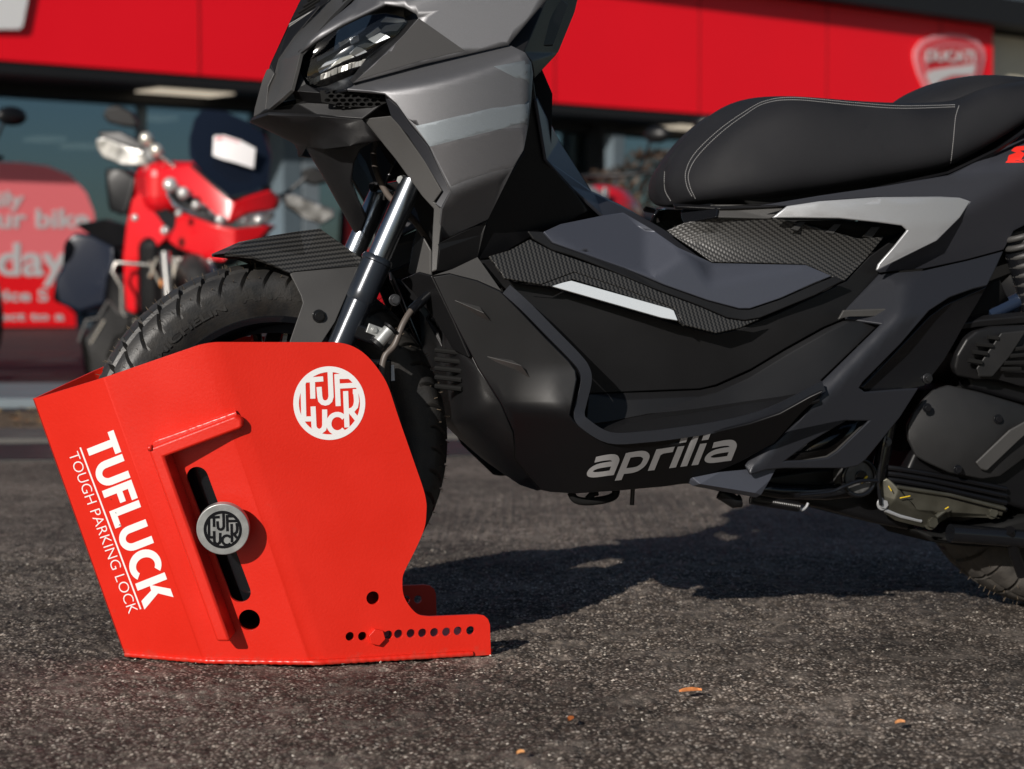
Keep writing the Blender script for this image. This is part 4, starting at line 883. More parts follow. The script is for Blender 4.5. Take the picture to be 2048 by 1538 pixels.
panel('tunnel_border', [(1055, 462, .150), (1087, 463, .137), (1105, 486, .143), (1165, 507, .147), (1250, 536, .151), (1330, 571, .156), (1415, 601, .161), (1478, 618, .163), (1500, 618, .161), (1560, 598, .159), (1630, 567, .151), (1667, 553, .138), (1690, 560, .15), (1632, 590, .163), (1520, 636, .168), (1490, 641, .168), (1455, 636, .168), (1400, 612, .166), (1320, 582, .162), (1235, 546, .158), (1150, 514, .154), (1103, 500, .152), (1066, 478, .152)], M['plastic'], bike, mirror='copy', bevel=.002, latf=lambda x, y: tun_lat(x, y) - .004)
panel('carbon_trim', [(1060, 478, .156), (1103, 501, .154), (1235, 547, .160), (1320, 583, .164), (1400, 613, .168), (1455, 637, .170), (1490, 642, .170), (1522, 637, .170), (1480, 656, .178), (1433, 666, .180), (1369, 650, .180), (1348, 616, .176), (1250, 578, .172), (1149, 544, .168), (1082, 569, .176), (1010, 557, .172), (978, 512, .168), (1020, 500, .162)], CARB2, bike, mirror='copy', bevel=.0015, latf=lambda x, y: .158 + .00022 * (y - 480) - .00004 * (x - 1060) + .010)
panel('ribbed_edge', [(1082, 570, .177), (1149, 545, .169), (1250, 579, .173), (1348, 617, .177), (1369, 651, .181), (1356, 641, .17), (1344, 622, .165), (1250, 590, .162), (1145, 558, .160), (1099, 572, .165), (1040, 566, .172)], CARB2, bike, mirror='copy', bevel=.001, latf=lambda x, y: .170 + .00022 * (y - 480) - .00004 * (x - 1060) + .006 - .004)
panel('side_reflector', [(1099, 571, .168), (1143, 561, .166), (1340, 617, .170), (1348, 621, .170), (1356, 641, .171), (1323, 635, .171), (1200, 600, .169)], M['reflector'], bike, mirror='copy', bevel=.001, label='long white wedge reflector', latf=lambda x, y: .186 + .00018 * (y - 560))
# inner tunnel side (black) above the footboard
panel('tunnel_side', [(1003, 516, .168), (1012, 557, .168), (1040, 567, .168), (1082, 572, .168), (1099, 574, .162), (1200, 604, .165), (1323, 638, .168), (1369, 652, .176), (1433, 668, .176), (1480, 658, .174), (1560, 625, .166), (1640, 588, .158), (1692, 562, .155), (1740, 512, .15), (1820, 456, .15), (1815, 470, .155), (1757, 545, .165), (1775, 590, .17), (1740, 612, .172), (1687, 622, .172), (1687, 638, .165), (1649, 654, .16), (1570, 698, .155), (1500, 740, .15), (1433, 770, .145), (1400, 778, .142), (1300, 782, .14), (1177, 788, .14), (1150, 745, .15), (1060, 640, .165), (1020, 585, .17), (960, 545, .175), (950, 522, .165)],
      M['satin_black'] if False else M['plastic'], bike, mirror='copy', bevel=.002, grid=26, smooth=50, latf=lambda x, y: .158 - .00010 * max(0, y - 640) - .0001 * max(0, x - 1560))
panel('footwell_wall', [(1177, 787, .141), (1300, 783, .141), (1400, 779, .143), (1433, 772, .146), (1500, 742, .151), (1570, 700, .156), (1649, 656, .161), (1687, 640, .166), (1765, 643, .172), (1643, 760, .182), (1643, 782, .185), (1560, 795, .18), (1480, 806, .17), (1400, 818, .165), (1300, 828, .158), (1215, 845, .155), (1172, 850, .15)], M['plastic'], bike, mirror='copy', bevel=.002,
      creases=[[(1173, 806, .146), (1250, 800, .150), (1400, 793, .155), (1433, 785, .158), (1500, 755, .16), (1570, 712, .163), (1649, 668, .168), (1700, 643, .17)]])
panel('footboard', [(1172, 850, .150), (1215, 845, .155), (1300, 828, .160), (1400, 816, .165), (1480, 804, .170), (1560, 793, .18), (1643, 778, .187), (1640, 800, .215), (1560, 822, .225), (1500, 838, .228), (1430, 850, .230), (1360, 860, .230), (1260, 867, .230), (1205, 872, .226), (1185, 862, .215)], M['plastic'], bike, mirror='copy', bevel=.002,
      creases=[[(1196, 857, .19), (1260, 843, .195), (1360, 830, .20), (1500, 806, .205), (1640, 786, .2)]])
# ---- lower fairing (belly)
LF = [(865, 553, .178), (900, 547, .186), (955, 561, .198), (1001, 582, .208), (1039, 620, .216), (1090, 674, .222), (1137, 721, .228), (1152, 742, .230), (1154, 758, .230), (1146, 800, .232), (1139, 831, .233), (1146, 843, .234), (1162, 857, .236), (1217, 887, .240), (1290, 884, .240), (1365, 874, .240), (1440, 862, .238), (1500, 848, .236), (1560, 828, .232), (1620, 795, .222), (1648, 782, .212), (1600, 830, .212), (1550, 886, .21), (1480, 925, .2), (1400, 958, .17), (1370, 968, .16), (1330, 974, .15), (1240, 982, .14), (1150, 988, .13), (1100, 985, .13), (1082, 981, .13), (1058, 952, .14), (1031, 920, .15), (1027, 865, .16), (1001, 806, .165), (955, 734, .17), (900, 628, .176)]
cz = [[(1139, 831, .233), (1070, 820, .215), (1010, 830, .168)], [(1162, 857, .236), (1150, 930, .235), (1120, 975, .150)], [(1217, 887, .24), (1205, 955, .232), (1350, 940, .226), (1480, 905, .222), (1550, 880, .212)], [(905, 600, .182), (1000, 700, .212), (1070, 790, .218)]]
lf = panel('lower_fairing', LF, M['satin_black'], bike, grid=15, bevel=.002, mirror='copy', smooth=50, bang=50, latf=smin(.0025, lambda x, y: .178 + .00022 * (x - 865) + .00013 * max(0, y - 735) * max(0, min(1, (x - 1030) / 80)), lambda x, y: .252 - .0007 * (y - 826) + .0004 * (x - 1139), lambda x, y: .243 - .0007 * (y - 886 + .1 * (x - 1217))))
ribbon_tilt = 1
# raised trim following the upper edge of the belly
def ribbon(name, pts, wd, ht, m, parent):
    pp = curve_pts([P(*q) for q in pts], 5); bm = bmesh.new(); n = len(pp); rows = []
    for i, p in enumerate(pp):
        t = (pp[min(n - 1, i + 1)] - pp[max(0, i - 1)]).normalized(); s = t.cross(Vector((0, -1, 0))).normalized() * wd / 2
        rows.append([bm.verts.new(q) for q in (p - s, p - s + Vector((0, -ht, 0)), p + s + Vector((0, -ht, 0)), p + s)])
    for i in range(n - 1):
        for k in range(3): bm.faces.new((rows[i][k], rows[i][k + 1], rows[i + 1][k + 1], rows[i + 1][k]))
    bmesh.ops.recalc_face_normals(bm, faces=bm.faces); return fin(bm, name, m, parent, smooth=35, bevel=.002, seg=3)
ribbon('footboard_rim', [(1010, 578, .206), (1048, 612, .214), (1100, 665, .222), (1148, 714, .228), (1166, 738, .23), (1170, 762, .231), (1160, 805, .232), (1156, 828, .234), (1166, 846, .236), (1217, 875, .238), (1290, 873, .238), (1365, 864, .238), (1440, 852, .236), (1500, 838, .232), (1560, 816, .228), (1620, 785, .215), (1644, 772, .21)], .016, .006, M['slate_dark'], bike)
panel('fairing_shoulder', [(865, 551, .176), (905, 538, .178), (955, 514, .170), (1003, 582, .200), (1001, 580, .206), (955, 560, .197), (900, 546, .186)], M['plastic_grey'], bike, mirror='copy', bevel=.002)
lt = bvh([lf])
for pts in ([(904, 598), (960, 613), (966, 628), (985, 645), (958, 634), (925, 612)], [(968, 711), (1024, 720), (1040, 732), (1062, 758), (1030, 740), (990, 724)]):
    ctr = (sum(p[0] for p in pts) / len(pts), sum(p[1] for p in pts) / len(pts)); bm = bmesh.new(); hs_ = [cast(x, y, lt) for x, y in pts]
    if all(hs_):
        b0 = [bm.verts.new(h[0] + Vector((0, 0.001, 0))) for h in hs_]; tp_ = cast(pts[2][0] - 4, pts[2][1] - 2, lt); apex = bm.verts.new(tp_[0] + Vector((0, -0.016, 0.0)))
        for i in range(len(b0)): bm.faces.new((b0[i], b0[(i + 1) % len(b0)], apex))
        bmesh.ops.recalc_face_normals(bm, faces=bm.faces); fin(bm, 'air_blade', M['plastic_grey'], bike, smooth=20, bevel=.001)
# front inner belly (faces the wheel)
panel('belly_front', [(885, 700, .0), (901, 846, .0), (930, 878, .0), (962, 909, .0), (1000, 942, .0), (1040, 970, .0), (1076, 982, .0), (1082, 981, .128), (1058, 952, .138), (1031, 920, .148), (1027, 865, .158), (1001, 806, .163), (955, 734, .168), (900, 628, .174), (868, 560, .174), (870, 640, .0)], M['plastic'], bike, mirror='join', bevel=.002, grid=15, smooth=60, bang=60, latf=swell([(870, 600), (885, 700), (901, 846), (930, 878), (962, 909), (1000, 942), (1040, 970), (1076, 982)], .16, 32))
panel('radiator_shroud', [(800, 560, .05), (835, 545, .08), (862, 552, .12), (905, 640, .14), (938, 716, .14), (905, 700, .10), (870, 640, .06), (830, 590, .05)], M['plastic'], bike, mirror='copy', bevel=.002)
panel('hose_cover', [(824, 495, .05), (845, 470, .06), (862, 500, .07), (862, 560, .08), (852, 575, .06), (815, 545, .04)], M['plastic_grey'], bike, mirror=None, bevel=.003)
for k in range(5):
    tube('radiator_fin', [P(872, 700 + k * 18, .06), P(925, 706 + k * 18, .10)], 0.004, M['flat_black'], bike, 8)
# core behind everything so that nothing shows through
prism('inner_body', [(905, 640), (960, 560), (1080, 480), (1200, 450), (1320, 510), (1420, 560), (1650, 540), (1960, 430), (2010, 440), (1990, 520), (1860, 640), (1780, 760), (1680, 900), (1540, 930), (1400, 950), (1120, 970), (1050, 900), (990, 800)], -.10, .10, M['flat_black'], bike)
# ---- seat base carbon, silver trim, tail
sb = lambda pts, lat=None: cr(1250, 100, 2.564, pts, lat)
panel('seat_base_cover', [(1332, 461, .05), (1367, 446, .09), (1433, 433, .11), (1540, 435, .13), (1620, 452, .135), (1718, 478, .14), (1769, 474, .150), (1737, 513, .152), (1691, 560, .150), (1663, 568, .150), (1665, 552, .142), (1612, 529, .132), (1520, 526, .125), (1424, 524, .115), (1347, 472, .07)], CARB3, bike, mirror='copy', bevel=.0015, grid=24, bulge=.006)
panel('seat_hinge_cover', [(1360, 424, .05), (1368, 412, .06), (1425, 406, .10), (1436, 418, .115), (1433, 433, .115), (1367, 446, .08), (1362, 436, .06)], M['gloss_black'], bike, mirror='copy', bevel=.002)
panel('under_seat_strip', [(1420, 408, .10), (1578, 408, .135), (1543, 437, .134), (1433, 434, .115)], M['plastic_grey'], bike, mirror='copy', bevel=.002)
panel('grab_recess', [(1550, 440, .125), (1679, 440, .13), (1757, 446, .13), (1804, 452, .135), (1814, 462, .14), (1780, 470, .14), (1718, 480, .130), (1620, 455, .125)], M['flat_black'], bike, mirror='copy', bevel=0)
for x, w_ in ((1588, 12), (1657, 14), (1732, 17)):
    panel('rib_tab', [(x + 12, 443 + (x - 1588) * .07, .138), (x + 12 + w_, 443 + (x - 1588) * .07, .138), (x + w_ - 4, 461 + (x - 1588) * .095, .145), (x - 6, 457 + (x - 1588) * .10, .145)], M['plastic_grey'], bike, mirror='copy', bevel=.001)
panel('silver_trim', [(1543, 436, .145), (1574, 412, .148), (1640, 402, .155), (1757, 394, .165), (1880, 393, .176), (1921, 395, .180), (1942, 402, .180), (1921, 435, .185), (1874, 482, .182), (1753, 542, .172), (1757, 529, .170), (1790, 492, .170), (1815, 461, .170), (1804, 451, .166), (1757, 445, .160), (1679, 437, .152), (1600, 436, .148)], M['silver'], bike, mirror='copy', bevel=.0022, seg=3, grid=12, smooth=50, bang=50, latf=lambda x, y: .162 + .00010 * (x - 1600) - .0001 * max(0, y - 450) + .012 - .0000006 * (x - 1700) ** 2)
prism('seat_pan', [(1420, 402), (1700, 370), (1900, 322), (2050, 222), (2150, 180), (2150, 300), (2000, 345), (1900, 385), (1700, 410), (1440, 416)], -.115, .115, M['flat_black'], bike)
tail = panel('tail_panel', [(1520, 411, .12), (1640, 391, .13), (1770, 372, .142), (1897, 350, .158), (1991, 303, .165), (2048, 256, .17), (2110, 215, .17), (2130, 330, .18), (2110, 420, .17), (2048, 452, .168), (2028, 462, .168), (2008, 500, .165), (1930, 521, .165), (1850, 538, .165), (1760, 546, .165), (1753, 541, .166), (1874, 480, .176), (1921, 433, .180), (1940, 403, .176), (1921, 396, .175), (1757, 395, .16), (1640, 403, .15), (1574, 413, .14)], M['tail'], bike,
      grid=16, mirror='copy', bevel=.002, seg=3, smooth=50, bang=50, latf=smin(.0015, lambda x, y: .178 + .0011 * below(1900, 352, 2128, 300)(x, y) + .0010 * max(0, 1900 - x), lambda x, y: .172 + .00005 * (x - 1900), lambda x, y: .178 - .0004 * below(1942, 404, 2128, 325)(x, y)))
decal('side_lettering', [[[(2011, 326), (2018, 311), (2032, 306), (2022, 302), (2030, 294), (2060, 291), (2055, 300), (2040, 302), (2050, 308), (2042, 320), (2060, 318), (2050, 325)]]], bvh([tail]), mat('red_film', (.75, .03, .02), .4), bike, label='red letters on the tail, cut by the frame edge')
# ---- seat
def rowz(rows, name, m, sub=2):
    n = len(rows[0]); V = []; F = []
    for r in rows:
        for p in r: V.append(P(*p) if len(p) == 3 else Vector(p[:3]))
    return V, n
# stations: bottom, low bulge, upper side, seam, crown edge
st = [ # (bottom, bulge, upper, seam, crown silhouette)
 ((1340, 407, .012), (1332, 390, .014), (1329, 372, .016), (1329, 350, .014), (1334, 334, .008)),
 ((1362, 410, .050), (1354, 392, .056), (1350, 365, .056), (1352, 335, .045), (1352, 308, .012)),
 ((1392, 411, .085), (1384, 385, .095), (1382, 352, .092), (1390, 318, .075), (1388, 270, .015)),
 ((1450, 412, .115), (1448, 375, .132), (1445, 320, .126), (1445, 262, .105), (1446, 226, .03)),
 ((1530, 410, .136), (1528, 362, .158), (1526, 290, .146), (1520, 213, .120), (1518, 196, .06)),
 ((1600, 404, .140), (1600, 350, .164), (1598, 280, .157), (1594, 198, .137), (1590, 190, .10)),
 ((1680, 393, .144), (1680, 345, .170), (1680, 280, .163), (1680, 206, .143), (1680, 198, .11)),
 ((1770, 376, .148), (1770, 332, .174), (1772, 280, .167), (1775, 213, .148), (1778, 205, .11)),
 ((1850, 360, .150), (1852, 322, .176), (1856, 275, .170), (1860, 214, .150), (1864, 206, .11)),
 ((1897, 347, .152), (1902, 316, .176), (1908, 265, .170), (1915, 211, .152), (1918, 203, .11)),
 ((1940, 326, .152), (1945, 296, .176), (1950, 240, .170), (1952, 190, .152), (1955, 180, .11)),
 ((1991, 300, .152), (1995, 270, .174), (2000, 220, .168), (2005, 172, .150), (2008, 166, .11)),
 ((2060, 248, .150), (2062, 230, .170), (2065, 200, .165), (2070, 165, .148), (2072, 160, .11)),
 ((2150, 190, .145), (2150, 185, .165), (2152, 172, .160), (2155, 158, .140), (2158, 154, .10))]
V = []; 
for s_ in st:
    r = [P(*p) for p in s_]; c = r[-1]; top_ = [Vector((c.x + 0.0, c.y * .55, c.z + .004)), Vector((c.x, 0, c.z + .006))]
    row = r + top_; row += [Vector((v.x, -v.y, v.z)) for v in reversed(row[:-1])]; V.append(row)
nn = len(V[0]); Vf = [v for r in V for v in r]; Ff = []
for i in range(len(V) - 1):
    for j in range(nn - 1): Ff.append((i * nn + j, i * nn + j + 1, (i + 1) * nn + j + 1, (i + 1) * nn + j))
Ff.append(tuple(range(nn))[::-1]); Ff.append(tuple((len(V) - 1) * nn + j for j in range(nn)))
for i in range(len(V) - 1): Ff.append((i * nn, (i + 1) * nn, (i + 1) * nn + nn - 1, i * nn + nn - 1))
seat = mesh_from(Vf, Ff, 'seat', M['seat'], bike, smooth=True)
bm = bmesh.new(); bm.from_mesh(seat.data); bmesh.ops.recalc_face_normals(bm, faces=bm.faces); bm.to_mesh(seat.data); bm.free()
sbm = seat.modifiers.new('s', 'SUBSURF'); sbm.levels = 2; sbm.render_levels = 2
# raised pillion hump (centre part behind the rider)
hb = []
for px, top, w_ in ((1770, 210, .05), (1808, 203, .085), (1832, 186, .10), (1856, 174, .105), (1890, 160, .11), (1928, 153, .112), (1975, 155, .112), (2020, 160, .115), (2090, 163, .115)):
    c = P(px, top, 0); row = []
    for a, zz in ((-1.15, -.06), (-1, -.028), (-.8, -.006), (-.4, 0), (0, 0), (.4, 0), (.8, -.006), (1, -.028), (1.15, -.06)): row.append(Vector((c.x, a * w_, c.z + zz)))
    hb.append(row)
Vf = [v for r in hb for v in r]; Ff = [(i * 9 + j, i * 9 + j + 1, (i + 1) * 9 + j + 1, (i + 1) * 9 + j) for i in range(len(hb) - 1) for j in range(8)]
hump = mesh_from(Vf, Ff, 'pillion_pad', M['seat'], bike, smooth=True); sm_ = hump.modifiers.new('s', 'SUBSURF'); sm_.levels = 2; sm_.render_levels = 2
ts = bvh([seat])
def stitches(path, gap=4.2, ln=2.8, r=.0006, off=.0004):
    pp = curve_pts([Vector((x, y, 0)) for x, y in path], 10); bm = bmesh.new(); acc = 0; last = pp[0]; d = []
    tot = [0]
    for i in range(1, len(pp)): tot.append(tot[-1] + (pp[i] - pp[i - 1]).length)
    def at(s):
        for i in range(1, len(pp)):
            if tot[i] >= s: k = (s - tot[i - 1]) / max(1e-6, tot[i] - tot[i - 1]); return pp[i - 1].lerp(pp[i], k)
        return pp[-1]
    s = 0
    while s < tot[-1] - ln:
        a, b = at(s), at(s + ln); ha, hb2 = cast(a.x, a.y, ts), cast(b.x, b.y, ts)
        if ha and hb2 and (ha[0] - hb2[0]).length < .02: bm_tube(bm, [ha[0] + ha[2] * off, hb2[0] + hb2[2] * off], [r, r], 5)
        s += gap
    return bm
b1 = stitches([(1391, 397), (1380, 372), (1378, 345), (1397, 311), (1442, 266), (1490, 230), (1530, 207), (1590, 200), (1700, 210), (1800, 217), (1912, 214)])
b2_ = stitches([(1384, 392), (1374, 372), (1372, 343), (1390, 307), (1436, 262), (1486, 226), (1530, 202.5), (1590, 195.5), (1700, 205), (1800, 212), (1912, 210)])
b3 = stitches([(1897, 343), (1902, 320), (1907, 275), (1911, 235), (1918, 212)])
b4 = stitches([(1342, 402), (1331, 382), (1329, 360), (1330, 342)])
for i, b_ in enumerate((b1, b2_, b3, b4)): fin(b_, 'stitching', M['thread'], seat)
panel('seat_base_edge', [(1345, 406, .06), (1440, 412, .13), (1581, 405, .142), (1700, 389, .15), (1897, 347, .158), (1991, 301, .160), (2060, 247, .16), (2060, 258, .16), (1991, 310, .160), (1897, 356, .155), (1700, 398, .145), (1581, 413, .135), (1440, 418, .12), (1350, 413, .05)], M['satin_black'], bike, mirror='copy', bevel=.001)
# ---- side frame cover (grey) with its openings
q = lambda pts: cr(1400, 400, 1.809, pts)
SFC = M['slate_dark']
dK_ = lambda x, y: ((x - 1815) * 263 + (y - 617) * 255) / 366.3
panel('side_cover', [(1687, 621, .172), (1757, 547, .166), (1850, 540, .166), (1930, 522, .166), (2008, 501, .166), (1990, 540, .17), (1975, 571, .175), (1947, 577, .178), (1900, 594, .182), (1859, 621, .186), (1800, 690, .190), (1726, 765, .193), (1719, 776, .193), (1730, 784, .193), (1790, 779, .192), (1838, 776, .190), (1800, 836, .186), (1732, 920, .180), (1716, 932, .178), (1690, 937, .177), (1571, 937, .17), (1533, 940, .168), (1500, 950, .166), (1488, 930, .19), (1508, 904, .212), (1549, 886, .215), (1600, 838, .214), (1643, 787, .212), (1643, 762, .19), (1760, 648, .180), (1690, 638, .174)], SFC, bike,
      holes=[[(1571, 922, .182), (1620, 885, .184), (1693, 842, .186), (1738, 842, .186), (1722, 858, .186), (1676, 902, .183), (1656, 915, .182), (1620, 920, .182)]],
      grid=15, mirror='copy', bevel=.003, seg=3, smooth=50, bang=50, latf=smin(.0015, lambda x, y: .206 + .0007 * dK_(x, y), lambda x, y: .206 - .00012 * dK_(x, y), lambda x, y: .200 + .0004 * (y - 617)))
panel('cover_recess', [(1552, 934, .150), (1620, 875, .150), (1700, 830, .150), (1750, 835, .150), (1680, 912, .150), (1650, 930, .150)], M['gloss_black'], bike, mirror='copy', bevel=0)
panel('recess_edge', [(1571, 924, .184), (1620, 922, .184), (1656, 917, .184), (1676, 904, .185), (1738, 843, .187), (1728, 845, .175), (1672, 898, .175), (1652, 911, .175), (1618, 917, .175)], M['plastic_grey'], bike, mirror='copy', bevel=.001)
panel('cover_lip', [(1687, 621, .176), (1815, 616, .190), (1822, 619, .190), (1812, 629, .188), (1800, 632, .186), (1700, 634, .174), (1684, 637, .172), (1676, 640, .172)], M['plastic_grey'], bike, mirror='copy', bevel=.0015)
panel('inner_side_panel', [(1722, 774, .178), (1735, 762, .178), (1859, 632, .178), (1890, 610, .176), (1945, 585, .172), (1975, 572, .168), (1960, 600, .165), (1930, 650, .160), (1890, 720, .16), (1850, 772, .166), (1790, 784, .172), (1730, 788, .178)], M['gloss_black'], bike, mirror='copy', bevel=.003, seg=3, grid=20)
panel('rear_infill', [(1975, 572, .15), (2000, 560, .14), (2010, 585, .13), (2030, 625, .12), (1990, 645, .12), (1905, 660, .12), (1930, 630, .14)], M['flat_black'], bike, mirror='copy', bevel=0)
bolt(1856, 757, .168, .0065, M['steel_dark'], bike, name='cover_bolt'); prism('engine_mount', [(1745, 945), (1800, 775), (1890, 765), (1870, 800), (1822, 860), (1790, 960)], -.05, .10, M['flat_black'], bike)
bolt(1775, 884, .15, .006, M['steel_dark'], bike, name='cover_bolt')
# ---- engine unit
en = link('engine', None, None, bike)
def lens_(pts, dl): return [(x, y, l + dl) for x, y, l in pts]
cv = [(1826, 825, .155), (1848, 795, .158), (1868, 776, .160), (1897, 768, .162), (1960, 782, .162), (2048, 809, .160), (2150, 850, .16), (2150, 930, .15), (2048, 920, .155), (2000, 955, .152), (1965, 960, .150), (1897, 947, .150), (1850, 925, .148), (1831, 914, .148), (1815, 880, .150), (1814, 850, .152)]
panel('transmission_cover', cv, M['cover_grey'], en, grid=18, smooth=60, latf=lambda x, y: .172 - .0000011 * (x - 1950) ** 2 - .0000016 * (y - 870) ** 2, mirror=None, bevel=.004, thick=.02)
panel('cover_strap', [(1952, 925, .176), (2020, 860, .180), (2060, 838, .180), (2075, 850, .180), (2040, 880, .180), (1975, 942, .174), (1962, 938, .172)], M['plastic_grey'], en, mirror=None, bevel=.003)
for x, y in ((1855, 816), (1916, 939), (1997, 838)): bolt(x, y, .172, .006, M['gloss_black'], en, name='cover_bolt', hexa=False, h=.003)
prism('crankcase', [(1765, 960), (1790, 905), (1822, 860), (1870, 800), (2048, 820), (2150, 860), (2150, 1060), (2048, 1040), (2010, 1012), (1900, 985), (1780, 968)], .02, .135, M['satin_black'], en, bevel=.008)
for k in range(4): tube('cooling_fin', [P(1776, 935 + k * 12, .140), P(1800, 938 + k * 12, .146), P(1860, 948 + k * 12, .146), P(2012, 978 + k * 14, .146)], .0042, M['satin_black'], en, 8)
panel('oil_pan', q([(650, 1030), (660, 1010)]) and [(1762, 962, .140), (1775, 955, .145), (1800, 976, .150), (1900, 990, .150), (2013, 1015, .148), (2002, 1038, .140), (1900, 1034, .130), (1872, 1052, .125), (1846, 1056, .125), (1790, 1042, .128), (1766, 1026, .130), (1758, 990, .135)], M['oilpan'], en, mirror=None, bevel=.003, thick=.03, creases=[[(1798, 978, .154), (1790, 1000, .150), (1830, 1020, .146), (1990, 1030, .142)]])
tube('pan_rib', [P(1795, 974, .155), P(1900, 990, .155), P(2010, 1018, .152)], .003, M['oilpan'], en, 8)
tube('pan_rib', [P(1770, 1020, .135), P(1800, 1032, .135), P(1842, 1042, .132)], .003, M['silver'], en, 8)
tube('pan_rib', [P(1872, 1034, .14), P(1895, 1016, .142)], .004, M['oilpan'], en, 8)
bolt(1862, 1044, .128, .010, M['oilpan'], en, name='drain_plug', h=.008); bolt(1766, 1008, .138, .008, M['silver'], en, name='pan_bolt'); bolt(1985, 1024, .142, .009, M['oilpan'], en, name='pan_bolt')
for a, b in (((1777, 972), (1783, 982)), ((1800, 996), (1820, 992)), ((1890, 1018), (1897, 1014))): tube('paint_mark', [P(a[0], a[1], .158), P(b[0], b[1], .158)], .0009, M['yellow'], en, 6)
# pivot with bush
pv = P(1718, 955, .14); bm = bmesh.new(); disc(bm, pv, Vector((0, -1, 0)), .0255, .04, 40); bmesh.ops.recalc_face_normals(bm, faces=bm.faces); pvo = fin(bm, 'pivot_bush', M['steel_dark'] if False else mat('grey_cast_bush', (.10, .10, .10), .5, .4, var=(90, .3)), en, smooth=30, bevel=.003)
bm = bmesh.new(); torus(bm, pv + Vector((0, -.001, 0)), Vector((0, 1, 0)), .0275, .0035); fin(bm, 'bush_ring', M['gloss_black'], pvo, smooth=60)
bm = bmesh.new(); disc(bm, pv + Vector((0.003, -.003, 0.001)), Vector((0, -1, 0)), .010, .006, 24); bmesh.ops.recalc_face_normals(bm, faces=bm.faces); fin(bm, 'pivot_bolt', M['gloss_black'], pvo, smooth=30, bevel=.001)
tube('paint_mark', [pv + Vector((.002, -.004, -.008)), pv + Vector((.012, -.004, .002))], .0018, M['yellow'], pvo, 6)
# air box behind the cover
ab = panel('air_box', cr(1400, 400, 1.809, [(920, 610, .155), (930, 560, .158), (965, 500, .160), (1000, 472, .160), (1060, 455, .160), (1172, 450, .160), (1340, 450, .160), (1340, 700, .155), (1172, 680, .155), (1100, 660, .152), (1000, 655, .150), (930, 640, .150)]), M['plastic_grey'] if False else M['plastic'], en, grid=24, mirror=None, bevel=.005, thick=.02)
panel('air_box_band', cr(1400, 400, 1.809, [(1000, 610, .170), (1090, 480, .176), (1185, 470, .176), (1120, 570, .178), (1060, 640, .170), (1010, 640, .168)]), M['cover_grey'], en, mirror=None, bevel=.003)
for x0, y0, x1, y1 in ((985, 550, 1040, 556), (1000, 522, 1060, 528), (1040, 496, 1080, 500), (970, 580, 1020, 588), (1140, 540, 1210, 530), (1120, 565, 1190, 560), (1100, 590, 1180, 588), (1090, 612, 1160, 612)):
    tube('vent_rib', [P(1400 + x0 / 1.809, 400 + y0 / 1.809, .172), P(1400 + x1 / 1.809, 400 + y1 / 1.809, .176)], .0035, M['flat_black'], en, 6)
prism('engine_block', [(1880, 700), (1905, 650), (1960, 640), (2150, 640), (2150, 830), (2048, 815), (1900, 775)], .0, .13, M['satin_black'], en, bevel=.006)
panel('air_duct', [(1900, 652, .14), (1960, 640, .15), (2048, 632, .155), (2100, 640, .15), (2048, 648, .15), (1960, 655, .15), (1915, 662, .14)], M['plastic'], en, mirror=None, bevel=.003, thick=.02)
tube('shock_absorber', [P(2040, 500, .13), P(2085, 660, .13)], .024, M['gloss_black'], bike, 20)
bm = bmesh.new()
for k in range(9): torus(bm, P(2040 + k * 5, 470 + k * 18, .13), (P(2085, 660, .13) - P(2040, 500, .13)).normalized(), .026, .005)
fin(bm, 'coil_spring', M['plastic_grey'], bike, smooth=60)
tube('rear_frame_tube', [P(1975, 630, .12), P(2060, 590, .12), P(2120, 560, .12)], .012, mat('dark_blue_tube', (.012, .02, .04), .3), bike, 16)
# underside: floor tube, side stand, spring, plate, pegs
tube('lower_frame_tube', [P(1500, 975, .10), P(1560, 982, .11), P(1650, 985, .12), P(1705, 980, .12)], .012, M['gloss_black'], bike, 18)
tube('stand_tube', [P(1900, 1066, .14), P(1980, 1072, .14), P(2048, 1078, .14), P(2120, 1084, .14)], .0145, M['gloss_black'], bike, 18)
prism('under_guard', [(1375, 955), (1560, 925), (1700, 915), (1780, 960), (1780, 1050), (1700, 1035), (1600, 1008), (1500, 985), (1400, 975)], -.08, .10, M['satin_black'], bike, bevel=.01)
prism('exhaust_guard', [(1785, 1048), (1845, 1058), (2010, 1020), (2150, 1030), (2150, 1090), (1990, 1085), (1885, 1082), (1815, 1072)], -.02, .13, M['flat_black'], bike, bevel=.01)
pl_ = panel('peg_plate', [(1373, 962, .175), (1385, 955, .185), (1440, 944, .19), (1554, 934, .19), (1540, 960, .19), (1522, 990, .188), (1512, 995, .18), (1400, 975, .178), (1385, 972, .176)], M['slate'], bike, mirror='copy', bevel=.002, thick=.01, creases=[[(1378, 958, .185), (1400, 968, .192), (1510, 986, .192)]])
bm = bmesh.new(); a_, b_ = P(1500, 998, .15), P(1598, 1014, .15); ax_ = (b_ - a_); n_ = 26; pts_ = []
u_ = ax_.normalized(); x_ = u_.orthogonal().normalized(); y_ = u_.cross(x_)
for i in range(n_ * 12 + 1):
    t = i / (n_ * 12); an = 2 * math.pi * n_ * t; pts_.append(a_ + ax_ * t + (x_ * math.cos(an) + y_ * math.sin(an)) * .0068)
bm_tube(bm, pts_, .0012, 5); fin(bm, 'stand_spring', M['satin_black'], bike, smooth=60)
tube('spring_hook', curve_pts([P(1598, 1014, .15), P(1604, 1020, .15), P(1612, 1014, .15), P(1616, 1006, .15)], 5), .0022, M['silver'], bike, 8)
tube('side_stand', [P(1440, 985, .14), P(1470, 1004, .145), P(1480, 1002, .145)], .010, M['satin_black'], bike, 14)
